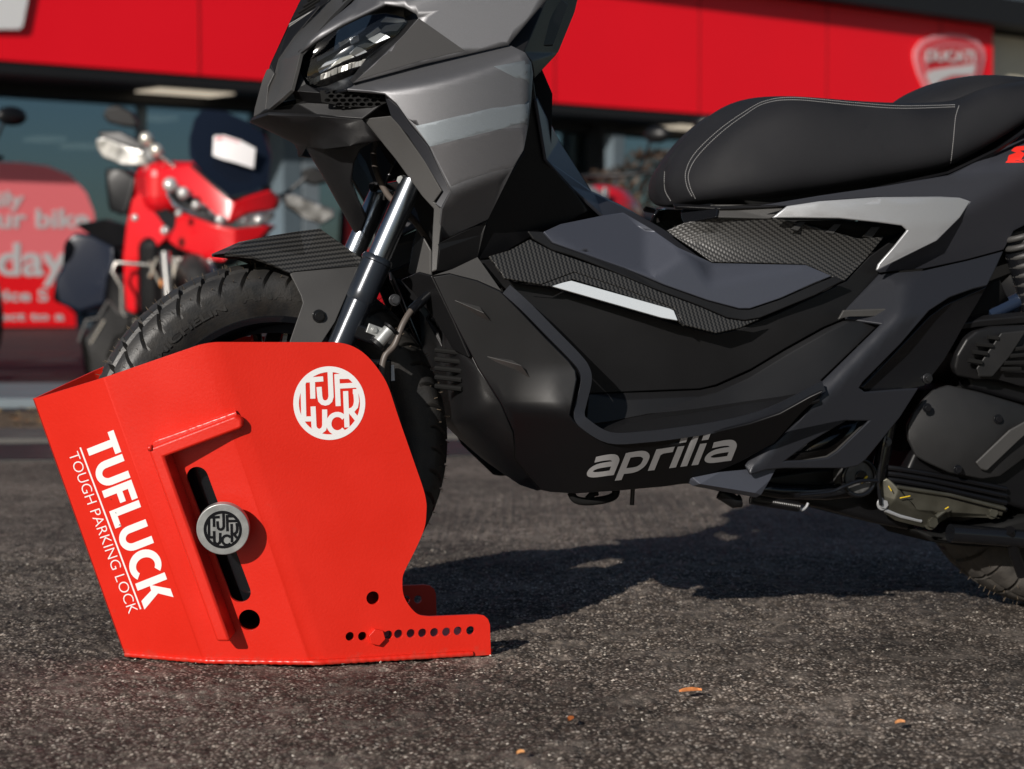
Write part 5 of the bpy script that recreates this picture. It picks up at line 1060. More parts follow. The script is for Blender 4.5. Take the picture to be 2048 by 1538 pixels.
for pth, r_ in (([(1142, 985), (1150, 998), (1170, 1003), (1205, 1000), (1228, 992), (1232, 980)], .006), ([(1175, 998), (1185, 988), (1195, 985)], .005)): tube('stand_lug', curve_pts([P(x, y, .12) for x, y in pth], 5), r_, M['flat_black'], bike, 10)
tube('drain_hose', [P(1266, 970, .12), P(1264, 1010, .12)], .0035, M['satin_black'], bike, 8)
tube('brake_pipe', curve_pts([P(1600, 990, .15), P(1660, 984, .15), P(1690, 972, .155), P(1720, 962, .155), P(1755, 962, .15)], 6), .003, M['gloss_black'], bike, 8)
tube('frame_link', [P(1790, 800, .13), P(1770, 890, .13), P(1755, 960, .13)], .012, M['gloss_black'], bike, 16)
tube('cable', curve_pts([P(1800, 800, .15), P(1775, 860, .155), P(1765, 900, .155), P(1757, 960, .15), P(1762, 1010, .145)], 6), .003, M['gloss_black'], bike, 8)
tube('rear_bracket', [P(2018, 1060, .15), P(2030, 1110, .13), P(2045, 1150, .12)], .009, M['satin_black'], bike, 12)
# rear wheel
RR = .256; rx = 1.318; rw = Vector((rx, 0, RR))
wheel(rw, RR, .130, .170, 0, lettering=False, grooves=34, seg=1100, rub=M['rubber_dusty'], sweep=-.15)
# ---- lettering on the belly
def apx(u, v): return (900 + (636 + u * 110 + v * 42) / 2.366, 400 + (1316 - u * 13.5 - v * 104) / 2.366)
def S_(pts, wd=.30):
    if len(pts) > 3: pts = [(v.x, v.y) for v in curve_pts([Vector((x, y, 0)) for x, y in pts], 5)]
    return [[apx(x, y) for x, y in stroke(pts, wd)]]
ap = []
def bowl_a(x0):
    ap.append(S_([(x0 + .15, .84), (x0 + .6, .88), (x0 + .92, .84), (x0 + 1.10, .66), (x0 + 1.12, .40), (x0 + 1.12, .0)], .27)); ap.append(S_([(x0 + 1.10, .55), (x0 + .45, .52), (x0 + .18, .40), (x0 + .16, .22), (x0 + .42, .12), (x0 + 1.0, .12)], .24))
bowl_a(0)
ap.append(S_([(1.55, -.28), (1.55, .98)], .29)); ap.append(S_([(1.5, .86), (2.1, .86), (2.38, .70), (2.42, .5), (2.36, .28), (2.1, .13), (1.5, .13)], .26))
ap.append(S_([(2.86, 0), (2.86, .98)], .29)); ap.append(S_([(2.82, .70), (3.05, .86), (3.5, .88)], .25))
ap.append(S_([(3.78, 0), (3.78, .98)], .29)); ap.append(S_([(3.78, 1.14), (3.78, 1.40)], .29))
ap.append(S_([(4.26, 0), (4.26, 1.42)], .29)); ap.append(S_([(4.74, 0), (4.74, .98)], .29)); ap.append(S_([(4.74, 1.14), (4.74, 1.40)], .29))
o_ap = len(ap); bowl_a(5.05)
cut = {}
decal('brand_lettering', ap, lt, M['logo_grey'], bike, grid=7, off=.0010, label='grey word aprilia along the belly')
# decals on the fairing: stripes and dark triangle
sd = bvh([side])
decal('stripe', [[[(831, 252), (900, 236), (980, 217), (1058, 201), (1056, 224), (1054, 248), (1000, 258), (920, 278), (860, 293), (845, 272)]]], sd, M['metallic_light'], bike, off=.0007, label='light grey stripe across the fairing')
decal('stripe', [[[(987, 133), (1048, 121), (1059, 130), (1058, 168), (1030, 155)]]], sd, M['metallic_light'], bike, off=.0007)
decal('stripe', [[[(862, 294), (920, 279), (1000, 259), (1054, 249), (1046, 300), (1026, 333), (958, 351), (902, 372), (885, 340)]]], sd, M['slate'] if False else mat('mid_grey_film', (.075, .073, .076), .42, .5, var=(1400, .08)), bike, off=.0007, label='darker grey lower band of the fairing')
decal('dark_triangle', [[[(838, 37), (929, 101), (840, 122), (714, 160), (775, 100)]]], bvh([cowl]), M['metallic_dark'], bike, off=.0007, label='dark matt triangle beside the headlight')
# ================================================================== BACKGROUND: building
fl = Vector((-4.84 * 1.0, 18.9, 0)); fr_ = Vector((6.9, 28.9, 0)); fd = (fr_ - fl).normalized(); fn_ = Vector((fd.y, -fd.x, 0))     # along the front; out of the front
BA = math.atan2(fd.y, fd.x); BM = Matrix.Translation(fl) @ Matrix.Rotation(BA, 4, 'Z'); BMI = BM.inverted()
FLEN = (fr_ - fl).length
def fb_(px, py, out=0.0):   # pixel -> building frame (x along, y into the building, z up) on the plane 'out' metres in front
    p = hit(px, py, fl + fn_ * out, fn_); return BMI @ p
bld = empty('showroom', 'glass fronted motorcycle showroom with a long red fascia and grey pillars', 'building', BM)
def boxb(name, x0, x1, y0, y1, z0, z1, m, parent=bld, bevel=0.01, label=None):
    bm = bmesh.new(); bm_box(bm, Vector(((x0 + x1) / 2, (y0 + y1) / 2, (z0 + z1) / 2)), (x1 - x0, y1 - y0, z1 - z0)); return fin(bm, name, m, parent, bevel=bevel, label=label)
mfr = mat('red_fascia_panel', (0.95, 0.0, 0.012), 0.5, var=(.4, .03)); mdk = mat('dark_soffit', (0.006, 0.006, 0.007), .6); mgr = mat('grey_blue_cladding', (.10, .13, .15), .5, var=(2, .08))
mroof = mat('grey_roof_sheet', (.12, .15, .18), .5, var=(1, .1)); mcream = mat('cream_render', (.72, .66, .52), .7, var=(2, .05))
zb = 2.60; zt = 4.17
boxb('fascia', -6, FLEN, 0.0, .5, zb, zt, mfr, label='long red fascia')
[boxb('panel_joint', x, x + .012, -.006, .02, zb + .01, zt - .01, mat('joint_shadow_gap', (.25, 0, .004), .6), bevel=0) for x in (-2.6, -.2, 2.2, 4.6, 7.0, 9.4, 11.8, 14.2)]
boxb('roof_edge', -6, FLEN + 3.5, -.25, 9, zt + .0, zt + .38, mdk, label='dark roof edge')
boxb('roof', -6, FLEN + 3.5, -.1, 9, zt + .38, zt + 1.4, mroof)
boxb('soffit', -6, FLEN, .02, 1.2, zb - .12, zb - .004, mdk)
boxb('soffit_beam', -6, FLEN, .75, 1.2, zb - .24, zb - .12, mdk)
boxb('end_wall', FLEN, FLEN + 6, .3, 9, 0, zt - .05, mcream, label='cream end wall')
mlit = mat('lit_ceiling_panel', (.7, .65, .55), .5, emit=((1.0, .86, .66), .55))
for px0, px1, py0, py1, dp in ((290, 440, 146, 172, .5), (1330, 1410, 222, 246, .5)):
    a = fb_(px0, py0, -dp); b = fb_(px1, py1, -dp); z = zb - .125; boxb('soffit_light', a.x, b.x, .22, .70, z - .012, z, mlit, bevel=0)
# glazing, mullions, interior
gz = mat('tinted_glazing', (.015, .028, .036), .04, spec=.6); t_ = gz.node_tree; b_ = t_.nodes.new('ShaderNodeBsdfGlossy'); b_.inputs[0].default_value = (.36, .52, .68, 1); b_.inputs['Roughness'].default_value = .03; tr = t_.nodes.new('ShaderNodeBsdfTransparent'); tr.inputs[0].default_value = (.62, .72, .76, 1); mx_ = t_.nodes.new('ShaderNodeMixShader'); mx_.inputs[0].default_value = .62
t_.links.new(tr.outputs[0], mx_.inputs[1]); t_.links.new(b_.outputs[0], mx_.inputs[2]); t_.links.new(mx_.outputs[0], t_.nodes['Material Output'].inputs['Surface'])
GY = .95
nb = 8; xw = (FLEN + 6) / nb
for i in range(nb):
    x0 = -6 + i * xw; w_ = boxb('window', x0, x0 + xw, GY - .03, GY + .05, .02, .10, mgr, bevel=0)
    boxb('frame', x0, x0 + .09, GY - .06, GY + .06, .10, zb - .24, mgr, w_, bevel=.005); boxb('pane', x0 + .09, x0 + xw - .002, GY - .012, GY + .012, .10, zb - .24, gz, w_, bevel=0)
boxb('back_wall', -6, FLEN, 9.0, 9.2, 0, zt, mat('showroom_wall', (.075, .115, .14), .8, var=(.5, .1)))
boxb('showroom_floor', -6, FLEN, 1.05, 9.0, .0, .02, mat('showroom_floor', (.08, .09, .10), .4))
boxb('ceiling', -6, FLEN, 1.25, 9.0, zt - .6, zt - .5, mat('showroom_ceiling', (.10, .14, .17), .8))
mcl = mat('lit_tube_panel', (.8, .75, .6), .5, emit=((1.0, .9, .7), .50))
for px, py, wp, dep in ((178, 191, 66, 4), (90, 278, 52, 6.5), (165, 292, 60, 8.6), (310, 236, 60, 6), (615, 330, 36, 7)):
    p = hit(px, py, fl - fn_ * dep, fn_); l = BMI @ p; wm = wp * (p.y) / 4000 / math.cos(BA) * .8; boxb('ceiling_light', l.x - wm / 2, l.x + wm / 2, dep - .25, dep + .25, l.z - .03, l.z + .02, mcl, bevel=0)
# pillars under the fascia
def pillar(px0, px1, out, m, z1=zb - .05, dp=.3, label=None):
    a = fb_(px0, 400, out).x; b = fb_(px1, 400, out).x; boxb('pillar', a, b, -out, -out + dp, 0, z1, m, label=label)
pillar(566, 604, -.6, mgr); pillar(606, 640, -.6, mat('pale_grey_cladding', (.16, .19, .21), .5)); pillar(1205, 1236, -.55, mdk, zb); pillar(1226, 1250, -.2, mat('grey_post', (.11, .14, .16), .5), zb - .3, .15)
# signs on the fascia
sg = tag(link('fascia_letter', None), 'slanted white letter at the top left corner on the red fascia', 'sign letter')
bpy.data.objects.remove(sg)
Lt = [(-60, -60), (62, -60), (58, -20), (44, 52), (38, 60), (-10, 60), (-60, 58)]
p2 = [fb_(x, y, 0.02) for x, y in Lt]
o = flat('fascia_letter', [[[(p.x, p.z) for p in p2]]], Vector((0, -.05, 0)), Vector((1, 0, 0)), Vector((0, 0, 1)), mat('white_acrylic', (.8, .8, .8), .3), None, t=.04, bevel=.008); o.matrix_world = BM; tag(o, 'slanted white letter cut by the top left corner, on the red fascia', 'sign letter')
sh = empty('shield_sign', 'white edged red shield badge at the right end of the red fascia', 'sign', BM)
def shl(cx, cy, sx, sy):
    pts = [(-.98, -.55), (-.80, -.80), (-.45, -.95), (0, -1.0), (.45, -.95), (.80, -.80), (.98, -.55), (1.0, -.30), (.90, .10), (.70, .55), (.42, .95), (.12, 1.25), (0, 1.32), (-.12, 1.25), (-.42, .95), (-.70, .55), (-.90, .10), (-1.0, -.30)]
    return [(cx + a * sx, cy + b * sy) for a, b in pts]
def sgn(name, loops, y, m, t=.02): 
    S_ = [[[(p.x, p.z) for p in [fb_(x, y_, 0.02) for x, y_ in lp]] for lp in l2] for l2 in loops]
    return flat(name, S_, Vector((0, y, 0)), Vector((1, 0, 0)), Vector((0, 0, 1)), m, sh, t=t, bevel=.003)
mw = mat('white_sign_face', (.62, .60, .60), .4); mrd = mat('red_sign_face', (.58, .01, .02), .4)
sgn('shield', [[shl(1898, 138, 71, 70)]], -.03, mat('pale_red_border', (.75, .30, .33), .4)); sgn('red_field', [[shl(1898, 138, 62, 62)]], -.045, mrd); sgn('outline', [[shl(1898, 140, 54, 54), shl(1898, 140, 49, 49)]], -.052, mat('pink_line', (.70, .25, .28), .4))
sgn('white_field', [[[(1848, 148), (1862, 140), (1900, 134), (1948, 128), (1944, 150), (1900, 152), (1880, 160), (1862, 178), (1856, 168)]]], -.056, mw); sgn('white_field', [[[(1848, 138), (1950, 138), (1946, 150), (1870, 150), (1858, 165), (1850, 150)]]], -.060, mw) if False else None
vs, fs, W_ = text_mesh2d('DUCATI', 1, .03); cap = max(v[1] for v in vs)
def fsx(x, y, h): p = fb_(1848 + x / W_ * 98, 122 - y / cap * 22 - x / W_ * -2, 0.02); return Vector((p.x, -.058 - h, p.z))
extr(vs, fs, fsx, .006, 'lettering', mw, sh)
# window graphic with words
GP = -GY + .08
grp = empty('window_graphic', 'red round cornered advert with white words stuck on the showroom glass', 'advert', BM)
def gr_(name, px, y, m, t=.004, label=None):
    S_ = [[[(p.x, p.z) for p in [fb_(x, y_, GP) for x, y_ in px]]]]
    return flat(name, S_, Vector((0, y, 0)), Vector((1, 0, 0)), Vector((0, 0, 1)), m, grp, t=t, bevel=0, label=label)
yy = GY - .08
gr_('upper_field', [(-120, 322), (40, 325), (95, 332), (140, 350), (172, 385), (188, 425), (192, 470), (192, 530), (-120, 530)], yy, mat('red_film_with_sheen', (.95, .20, .22), .4))  # paler red: the reflection on the glass is put into the colour
gr_('lower_field', [(-120, 532), (192, 532), (175, 560), (120, 600), (150, 628), (152, 654), (-120, 654)], yy, mat('deep_red_film', (.95, .008, .014), .4))
for s, x0, x1, y0, h in (('daily', -55, 48, 412, 30), ('your bike', -75, 178, 455, 38), ('today', -100, 135, 550, 66), ('Service S', -75, 96, 602, 24), ('subject to a', -70, 128, 640, 16)):
    vs, fs, W_ = text_mesh2d(s, 1, .025); 
    def ft(x, y, hh, x0=x0, x1=x1, y0=y0, h=h, W_=W_):
        p = fb_(x0 + x / W_ * (x1 - x0), y0 - y * h / .72, GP); return Vector((p.x, yy - .003 - hh, p.z))
    extr(vs, fs, ft, .003, 'lettering', mw, grp)
g2x = flat('window_graphic', [[[(p.x, p.z) for p in [fb_(x, y_, GP) for x, y_ in [(690, 654), (690, 500), (694, 420), (700, 415), (715, 450), (735, 500), (800, 520), (800, 654)]]]]], Vector((0, yy, 0)), Vector((1, 0, 0)), Vector((0, 0, 1)), mat('red_film_2', (.55, .005, .012), .4), None, t=.004, bevel=0)
g2x.matrix_world = BM; tag(g2x, 'red curved advert on the glass just behind the fork of the scooter', 'advert')
# ---- forecourt bands between asphalt and showroom
def strip(name, d0, d1, z0, z1, m, label=None, cat=None, kind='structure', x0=-14, x1=16, sl=0.12):
    # long low slab, running slightly away to the right
    bm = bmesh.new(); V = [(x0, d0 + sl * x0, z0), (x1, d0 + sl * x1, z0), (x1, d1 + sl * x1, z0), (x0, d1 + sl * x0, z0)]
    a = [bm.verts.new(v) for v in V]; b = [bm.verts.new((v[0], v[1], z1)) for v in V]; bm.faces.new(a[::-1]); bm.faces.new(b)
    for i in range(4): bm.faces.new((a[i], a[(i + 1) % 4], b[(i + 1) % 4], b[i]))
    o = fin(bm, name, m, bevel=.006); tag(o, label, cat, kind=kind); return o
strip('dark_strip', 6.15, 6.75, -.02, .004, mat('uneven_dark', (.012, .011, .010), .5, var=(5, .4)))  # long dark band with uneven tone
strip('kerb', 6.76, 7.25, -.02, .020, mat('worn_kerb_stone', (.075, .07, .065), .7, var=(6, .3)))
strip('gravel_verge', 7.26, 8.15, -.02, .018, mat('leaf_littered_gravel', (.10, .065, .035), .9, var=(14, .8), bump=(60, .01)))
strip('gutter', 8.16, 8.5, -.02, .012, mat('dark_gutter_edge', (.012, .012, .013), .6))
strip('forecourt_edge', 8.51, 9.8, -.02, .05, mat('pale_paving_edge', (.13, .16, .18), .6, var=(3, .15)))
strip('forecourt', 9.81, 40, -.02, .046, mat('shaded_paving', (.013, .013, .0135), .6, var=(1.2, .3)), sl=0.12)  # shade in front of the showroom is put into this dark tone
# leaf litter
bm = bmesh.new()
for k in range(900):
    x = random.uniform(-4, 4); y = 7.26 + .12 * x + random.random() * .85; r = random.uniform(.012, .035); a = random.uniform(0, 6.28); c = Vector((x, y, .024 + random.random() * .012))
    v = [bm.verts.new(c + Vector((math.cos(a) * r * p + math.sin(a) * r * q_, math.sin(a) * r * p - math.cos(a) * r * q_, random.uniform(0, .012)))) for p, q_ in ((-1, 0), (0, .45), (1, 0), (0, -.45))]
    f = bm.faces.new(v); f.material_index = random.choice([0, 1, 2])
me = bpy.data.meshes.new('leaf_litter'); bm.to_mesh(me); bm.free()
for c in ((.30, .12, .03), (.16, .08, .03), (.36, .26, .10)): me.materials.append(mat('litter', c, .7))
tag(link('leaf_litter', me), 'brown and orange leaf litter strewn along the kerb', 'leaf litter', kind='stuff')
# hedge of autumn shrubs seen under the canopy to the right
def shrub(x, y, w_, h_, label, n=900, cols=((.045, .028, .018), (.085, .052, .032), (.025, .022, .016))):
    s = empty('shrub', label, 'shrub', Matrix.Translation((x, y, 0)), group='brown shrubs behind the scooter')
    bm = bmesh.new()
    for k in range(n):
        a = random.uniform(0, 6.28); e_ = random.random() ** .6; z = random.random(); rr = w_ * .5 * e_ * math.sqrt(max(.05, 1 - (z * 1.0) ** 2)) * (1 + .2 * math.sin(a * 3)); c = Vector((math.cos(a) * rr, math.sin(a) * rr * .6, .05 + z * h_)); r = random.uniform(.025, .06)
        n1 = Vector((random.gauss(0, 1), random.gauss(0, 1), random.gauss(0, 1))).normalized(); n2 = n1.orthogonal().normalized(); v = [bm.verts.new(c + n1 * r), bm.verts.new(c + n2 * r * .5), bm.verts.new(c - n1 * r), bm.verts.new(c - n2 * r * .5)]; f = bm.faces.new(v); f.material_index = random.choice([0, 0, 1, 2])
    me = bpy.data.meshes.new('foliage'); bm.to_mesh(me); bm.free()
    for c in cols: me.materials.append(mat('brown_leaf', c, .7))
    link('foliage', me, None, s); bm = bmesh.new()
    for k in range(7): a = k * .9; bm_tube(bm, [Vector((0, 0, 0)), Vector((math.cos(a) * w_ * .2, math.sin(a) * w_ * .12, h_ * .45)), Vector((math.cos(a) * w_ * .38, math.sin(a) * w_ * .2, h_ * .85))], [.02, .012, .005], 6)
    fin(bm, 'stem', mat('shrub_bark', (.06, .045, .03), .8), s)
for i, (px, d, w_, h_, lb) in enumerate(((1130, 17.0, 1.5, 1.32, 'low brown shrub left of the grey post under the fascia'), (1215, 17.6, 1.3, 1.45, 'brown shrub directly behind the grey post under the fascia'), (1300, 17.2, 1.5, 1.6, 'tallest brown shrub, right of the grey post beside the seat nose'), (1390, 18.0, 1.4, 1.35, 'brown shrub mostly hidden behind the scooter seat'))):
    shrub((px - 1024) / 4000 * d, d, w_, h_, lb)
# ---- parked motorcycles
MC = {'red': M['redplastic'], 'blk': M['satin_black'], 'gry': M['plastic_grey'], 'chr': mat('brushed_guard', (.5, .48, .45), .25, .9)}
def torw(bm, c, R, r, ax=Vector((0, 1, 0))): torus(bm, c, ax, R - r, r, 40, 12)
def motorbike(label, mtx, group=None, paint=MC['red'], name='motorcycle'):
    b = empty(name, label, 'motorcycle', mtx, group)     # x forward, y to its left, z up
    for wx, nm in ((.75, 'front_wheel'), (-.75, 'rear_wheel')):
        wh = link(nm, None, None, b); bm = bmesh.new(); torw(bm, Vector((wx, 0, .315)), .315, .062); fin(bm, 'tyre', M['rubber'], wh, smooth=60)
        bm = bmesh.new(); torw(bm, Vector((wx, 0, .315)), .235, .022)
        for k in range(6): a = k * math.pi / 3; bm_tube(bm, [Vector((wx, 0, .315)), Vector((wx + .21 * math.cos(a), 0, .315 + .21 * math.sin(a)))], .012, 6)
        bm_tube(bm, [Vector((wx, -.06, .315)), Vector((wx, .06, .315))], .04, 12); fin(bm, 'rim', MC['gry'], wh, smooth=40)
    for s in (-1, 1): tube('fork_leg', [Vector((.75, s * .10, .315)), Vector((.62, s * .10, .68)), Vector((.50, s * .10, 1.02))], [.028, .026, .022], MC['chr'], b, 12)
    def loft(nm, secs, m):   # secs: (x, zlow, zhigh, halfwidth)
        bm = bmesh.new(); R = []
        for x, z0, z1, w_ in secs: R.append([bm.verts.new((x, w_ * math.cos(a), (z0 + z1) / 2 + (z1 - z0) / 2 * math.sin(a))) for a in [2 * math.pi * k / 16 for k in range(16)]])
        for i in range(len(R) - 1):
            for k in range(16): bm.faces.new((R[i][k], R[i][(k + 1) % 16], R[i + 1][(k + 1) % 16], R[i + 1][k]))
        bm.faces.new(R[0][::-1]); bm.faces.new(R[-1]); bmesh.ops.recalc_face_normals(bm, faces=bm.faces); return fin(bm, nm, m, b, smooth=60)
    loft('fuel_tank', [(-.10, .86, .92, .10), (.0, .78, 1.0, .15), (.18, .74, 1.06, .18), (.34, .76, 1.06, .17), (.46, .84, 1.0, .12)], paint)
    loft('seat', [(-.82, .92, .97, .08), (-.6, .86, .94, .13), (-.3, .80, .88, .15), (-.12, .80, .90, .12)], M['seat']); loft('tail', [(-.92, .88, .93, .04), (-.7, .80, .90, .10), (-.4, .70, .84, .11), (-.2, .68, .80, .08)], paint)
    loft('engine', [(-.30, .30, .60, .12), (-.1, .24, .74, .17), (.2, .26, .76, .16), (.36, .36, .66, .10)], MC['blk']); loft('side_fairing', [(.24, .50, .82, .16), (.42, .42, .96, .19), (.58, .62, 1.02, .17), (.70, .86, 1.02, .10)], paint)
    loft('headlight', [(.60, .88, 1.04, .13), (.70, .88, 1.02, .12), (.75, .90, .99, .09)], M['steel'])
    tube('handlebar', [Vector((.36, -.38, 1.12)), Vector((.44, -.15, 1.10)), Vector((.44, .15, 1.10)), Vector((.36, .38, 1.12))], .014, MC['blk'], b, 10)
    for s in (-1, 1):
        mr = tube('mirror', [Vector((.42, s * .28, 1.12)), Vector((.44, s * .36, 1.30))], .008, MC['blk'], b, 8); bm = bmesh.new(); bmesh.ops.create_uvsphere(bm, u_segments=16, v_segments=10, radius=1); bmesh.ops.transform(bm, matrix=Matrix.Translation((.44, s * .40, 1.33)) @ Matrix.Diagonal((.035, .085, .05, 1)), verts=bm.verts); fin(bm, 'mirror_head', MC['blk'], mr, smooth=60)
    tube('exhaust', [Vector((.3, -.12, .35)), Vector((-.2, -.16, .30)), Vector((-.7, -.20, .48))], [.03, .035, .05], MC['chr'], b, 14)
    tube('swingarm', [Vector((-.15, .10, .42)), Vector((-.75, .10, .315))], .03, MC['blk'], b, 10); tube('side_stand', [Vector((-.1, .14, .28)), Vector((-.05, .30, .01))], .012, MC['blk'], b, 8)
    return b
def place(px, d, rz, z=.05): return Matrix.Translation(((px - 1024) / 4000 * d, d, z)) @ Matrix.Rotation(math.radians(rz), 4, 'Z')
motorbike('motorcycle with black mirrors cut by the left edge, in front of the window advert', place(-190, 10.4, -50), paint=MC['blk'])
motorbike('red motorcycle whose tank shows through the gap between spine and seat of the scooter', place(1239, 12.2, 246))
motorbike('grey motorcycle half hidden behind the tail of the scooter at the right edge', place(2090, 10.0, 160), paint=MC['gry'])
# ---- the red adventure tourer on the left (three-quarter front view)
TQ = math.radians(-70); TP = Vector(((340 - 1024) / 4000 * 10.2, 10.2, .05)); TM = Matrix.Translation(TP) @ Matrix.Rotation(TQ, 4, 'Z'); TMI = TM.inverted(); TI3 = TMI.to_3x3()
tou = empty('touring_motorcycle', 'red adventure motorcycle with tall smoked screen, paper tag and side cases', 'motorcycle', TM)
def tp_(px, py, dd=0.0):      # a point of the tourer dd metres nearer than its axis plane (vertical plane facing the road)
    p = atdepth(px, py, 10.2 - dd); return TMI @ p
def tpan(name, pts, m, t=.06, bev=.012, parent=None, lab=None):
    """moulded piece: front outline at its own depth, with real thickness behind"""
    V, T = tri2d([[[(p[0], p[1]) for p in pts]]]); dm = {}
    bm = bmesh.new(); a = []
    for v in V:
        dd = min(pts, key=lambda p: (p[0] - v.x) ** 2 + (p[1] - v.y) ** 2)[2]; a.append(bm.verts.new(tp_(v.x, v.y, dd)))
    for f in T: bm.faces.new([a[i] for i in f])
    back = TI3 @ Vector((0, t, 0)); g = bmesh.ops.extrude_face_region(bm, geom=bm.faces[:]); bmesh.ops.translate(bm, vec=back, verts=[x for x in g['geom'] if isinstance(x, bmesh.types.BMVert)])
    bmesh.ops.recalc_face_normals(bm, faces=bm.faces); return fin(bm, name, m, parent or tou, smooth=30, bevel=bev, seg=2, label=lab)
c4 = lambda pts, dd=None: [(80 + p[0] / 2.563, 180 + p[1] / 2.563, p[2] if len(p) > 2 else dd) for p in pts]
RP = MC['red']
tpan('front_fairing', c4([(600, 440, .30), (640, 400, .32), (770, 378, .38), (830, 430, .42), (960, 545, .50), (1010, 560, .5), (1180, 510, .44), (1225, 560, .38), (1200, 610, .38), (1060, 630, .46), (960, 690, .52), (900, 660, .5), (700, 480, .38), (650, 465, .34), (630, 520, .32), (605, 500, .30)]), RP, .12)
tpan('beak', c4([(700, 620, .40), (760, 640, .44), (900, 690, .52), (1000, 710, .52), (1200, 690, .42), (1130, 760, .44), (1000, 810, .52), (940, 880, .52), (860, 870, .48), (700, 810, .40), (650, 770, .36), (690, 700, .38)]), RP, .14)
tpan('side_panel', c4([(470, 560, .16), (520, 510, .18), (600, 600, .22), (680, 720, .28), (640, 770, .28), (560, 840, .22), (540, 880, .2), (420, 880, .14), (440, 700, .14)]), RP, .12)
tpan('radiator_guard', c4([(425, 880, .12), (540, 880, .18), (520, 1000, .16), (490, 1150, .14), (440, 1130, .12), (430, 1000, .12)]), RP, .08)
tpan('dark_inlay', c4([(510, 525, .2), (580, 560, .25), (700, 650, .32), (760, 740, .38), (790, 820, .42), (720, 800, .38), (640, 700, .30), (560, 590, .24)]), MC['blk'], .04, .004)
tpan('air_intake', c4([(770, 715, .42), (840, 750, .45), (885, 820, .48), (860, 832, .48), (800, 800, .44)]), MC['blk'], .03, .002)
hlm = mat('lamp_cluster', (.45, .45, .46), .12, .8, var=(30, .6))
tpan('headlight', c4([(642, 480, .36), (680, 465, .37), (740, 510, .41), (850, 590, .47), (925, 660, .53), (915, 690, .53), (860, 670, .50), (760, 630, .44), (680, 600, .40), (648, 540, .37)]), hlm, .06, .006); tpan('headlight', c4([(990, 680, .53), (1060, 640, .49), (1200, 622, .42), (1190, 660, .42), (1120, 700, .46), (1040, 700, .5)]), hlm, .06, .006)
smk = mat('smoked_screen', (.006, .009, .017), .10); tpan('windscreen', c4([(765, 250, .22), (790, 150, .12), (830, 100, .08), (950, 110, .10), (1060, 160, .10), (1150, 230, .12), (1185, 330, .18), (1170, 480, .34), (1100, 520, .42), (975, 548, .48), (890, 480, .42), (800, 390, .34), (765, 340, .28)]), smk, .012, .002)
tpan('paper_tag', c4([(890, 235, .30), (945, 232, .30), (1030, 260, .30), (1105, 300, .30), (1095, 402, .36), (1000, 372, .38), (925, 352, .36), (885, 335, .34)]), mat('paper', (.7, .68, .68), .6), .003, 0)
tpan('hand_guard', c4([(285, 250, .02), (330, 240, .02), (450, 290, .04), (560, 320, .06), (600, 350, .08), (560, 390, .06), (420, 385, .04), (320, 345, .02), (290, 300, .02)]), mat('white_silver_guard', (.40, .40, .39), .2, .6, var=(14, .7)), .05, .01)
tpan('hand_guard_cap', c4([(300, 210, .02), (400, 210, .03), (500, 260, .05), (600, 300, .06), (590, 340, .06), (480, 300, .06), (380, 262, .04), (300, 240, .03)]), MC['blk'], .08, .01)
tpan('hand_guard', c4([(1225, 540, .2), (1300, 530, .2), (1400, 570, .2), (1500, 610, .2), (1510, 650, .2), (1440, 690, .2), (1350, 660, .2), (1260, 600, .2)]), mat('silver_guard', (.22, .22, .22), .25, .7, var=(14, .8)), .05, .01)
tpan('mirror', c4([(320, 130, 0), (345, 85, 0), (400, 75, 0), (470, 110, 0), (505, 170, 0), (500, 195, 0), (420, 185, 0), (345, 165, 0)]), MC['blk'], .05, .012); tube('mirror_stem', [tp_(265, 250), tp_(290, 265), tp_(300, 310)], .011, MC['blk'], tou, 8)
tpan('mirror', c4([(1340, 410, .1), (1400, 390, .1), (1470, 410, .1), (1480, 470, .1), (1400, 490, .1), (1345, 470, .1)]), MC['blk'], .05, .012); tube('mirror_stem', [tp_(540, 400, .1), tp_(575, 385, .1), tp_(612, 355, .1)], .009, MC['blk'], tou, 8)
tpan('control_cluster', c4([(510, 260, .1), (545, 235, .1), (600, 280, .1), (640, 370, .14), (700, 380, .18), (640, 420, .2), (560, 400, .12), (520, 320, .1)]), MC['blk'], .08, .01)
for x, y in ((545, 250), (598, 310)): 
    bm = bmesh.new(); bmesh.ops.create_uvsphere(bm, u_segments=12, v_segments=8, radius=.035); bmesh.ops.translate(bm, vec=tp_(80 + x / 2.563, 180 + y / 2.563, .2), verts=bm.verts); fin(bm, 'reservoir', mat('bright_cap', (.7, .68, .6), .2, .6), tou, smooth=60)
tpan('handlebar_bag', c4([(330, 400, -.05), (430, 400, -.05), (500, 450, 0), (470, 560, 0), (440, 640, 0), (350, 620, -.05), (335, 500, -.05)]), MC['blk'], .2, .02)
tpan('side_case', c4([(120, 780, -.3), (180, 730, -.3), (260, 740, -.28), (380, 800, -.2), (380, 900, -.18), (350, 960, -.18), (330, 1100, -.2), (200, 1140, -.25), (60, 1080, -.3), (80, 950, -.3), (110, 920, -.3)]), mat('navy_black_case', (.010, .014, .026), .25), .35, .03)
tpan('fork_cover', c4([(655, 850, .3), (740, 860, .3), (720, 960, .3), (690, 1020, .3), (650, 1040, .28), (660, 940, .28)]), MC['chr'], .05, .01)
tube('crash_bar', [tp_(80 + x / 2.563, 180 + y / 2.563, .25) for x, y in ((600, 900), (470, 890), (390, 885), (370, 930), (420, 1010), (420, 1130), (440, 1160))], .011, MC['chr'], tou, 12)
tube('crash_bar', [tp_(80 + x / 2.563, 180 + y / 2.563, .22) for x, y in ((470, 1170), (400, 1140), (350, 1080), (300, 1170), (240, 1180), (200, 1290))], .010, MC['gry'], tou, 12)
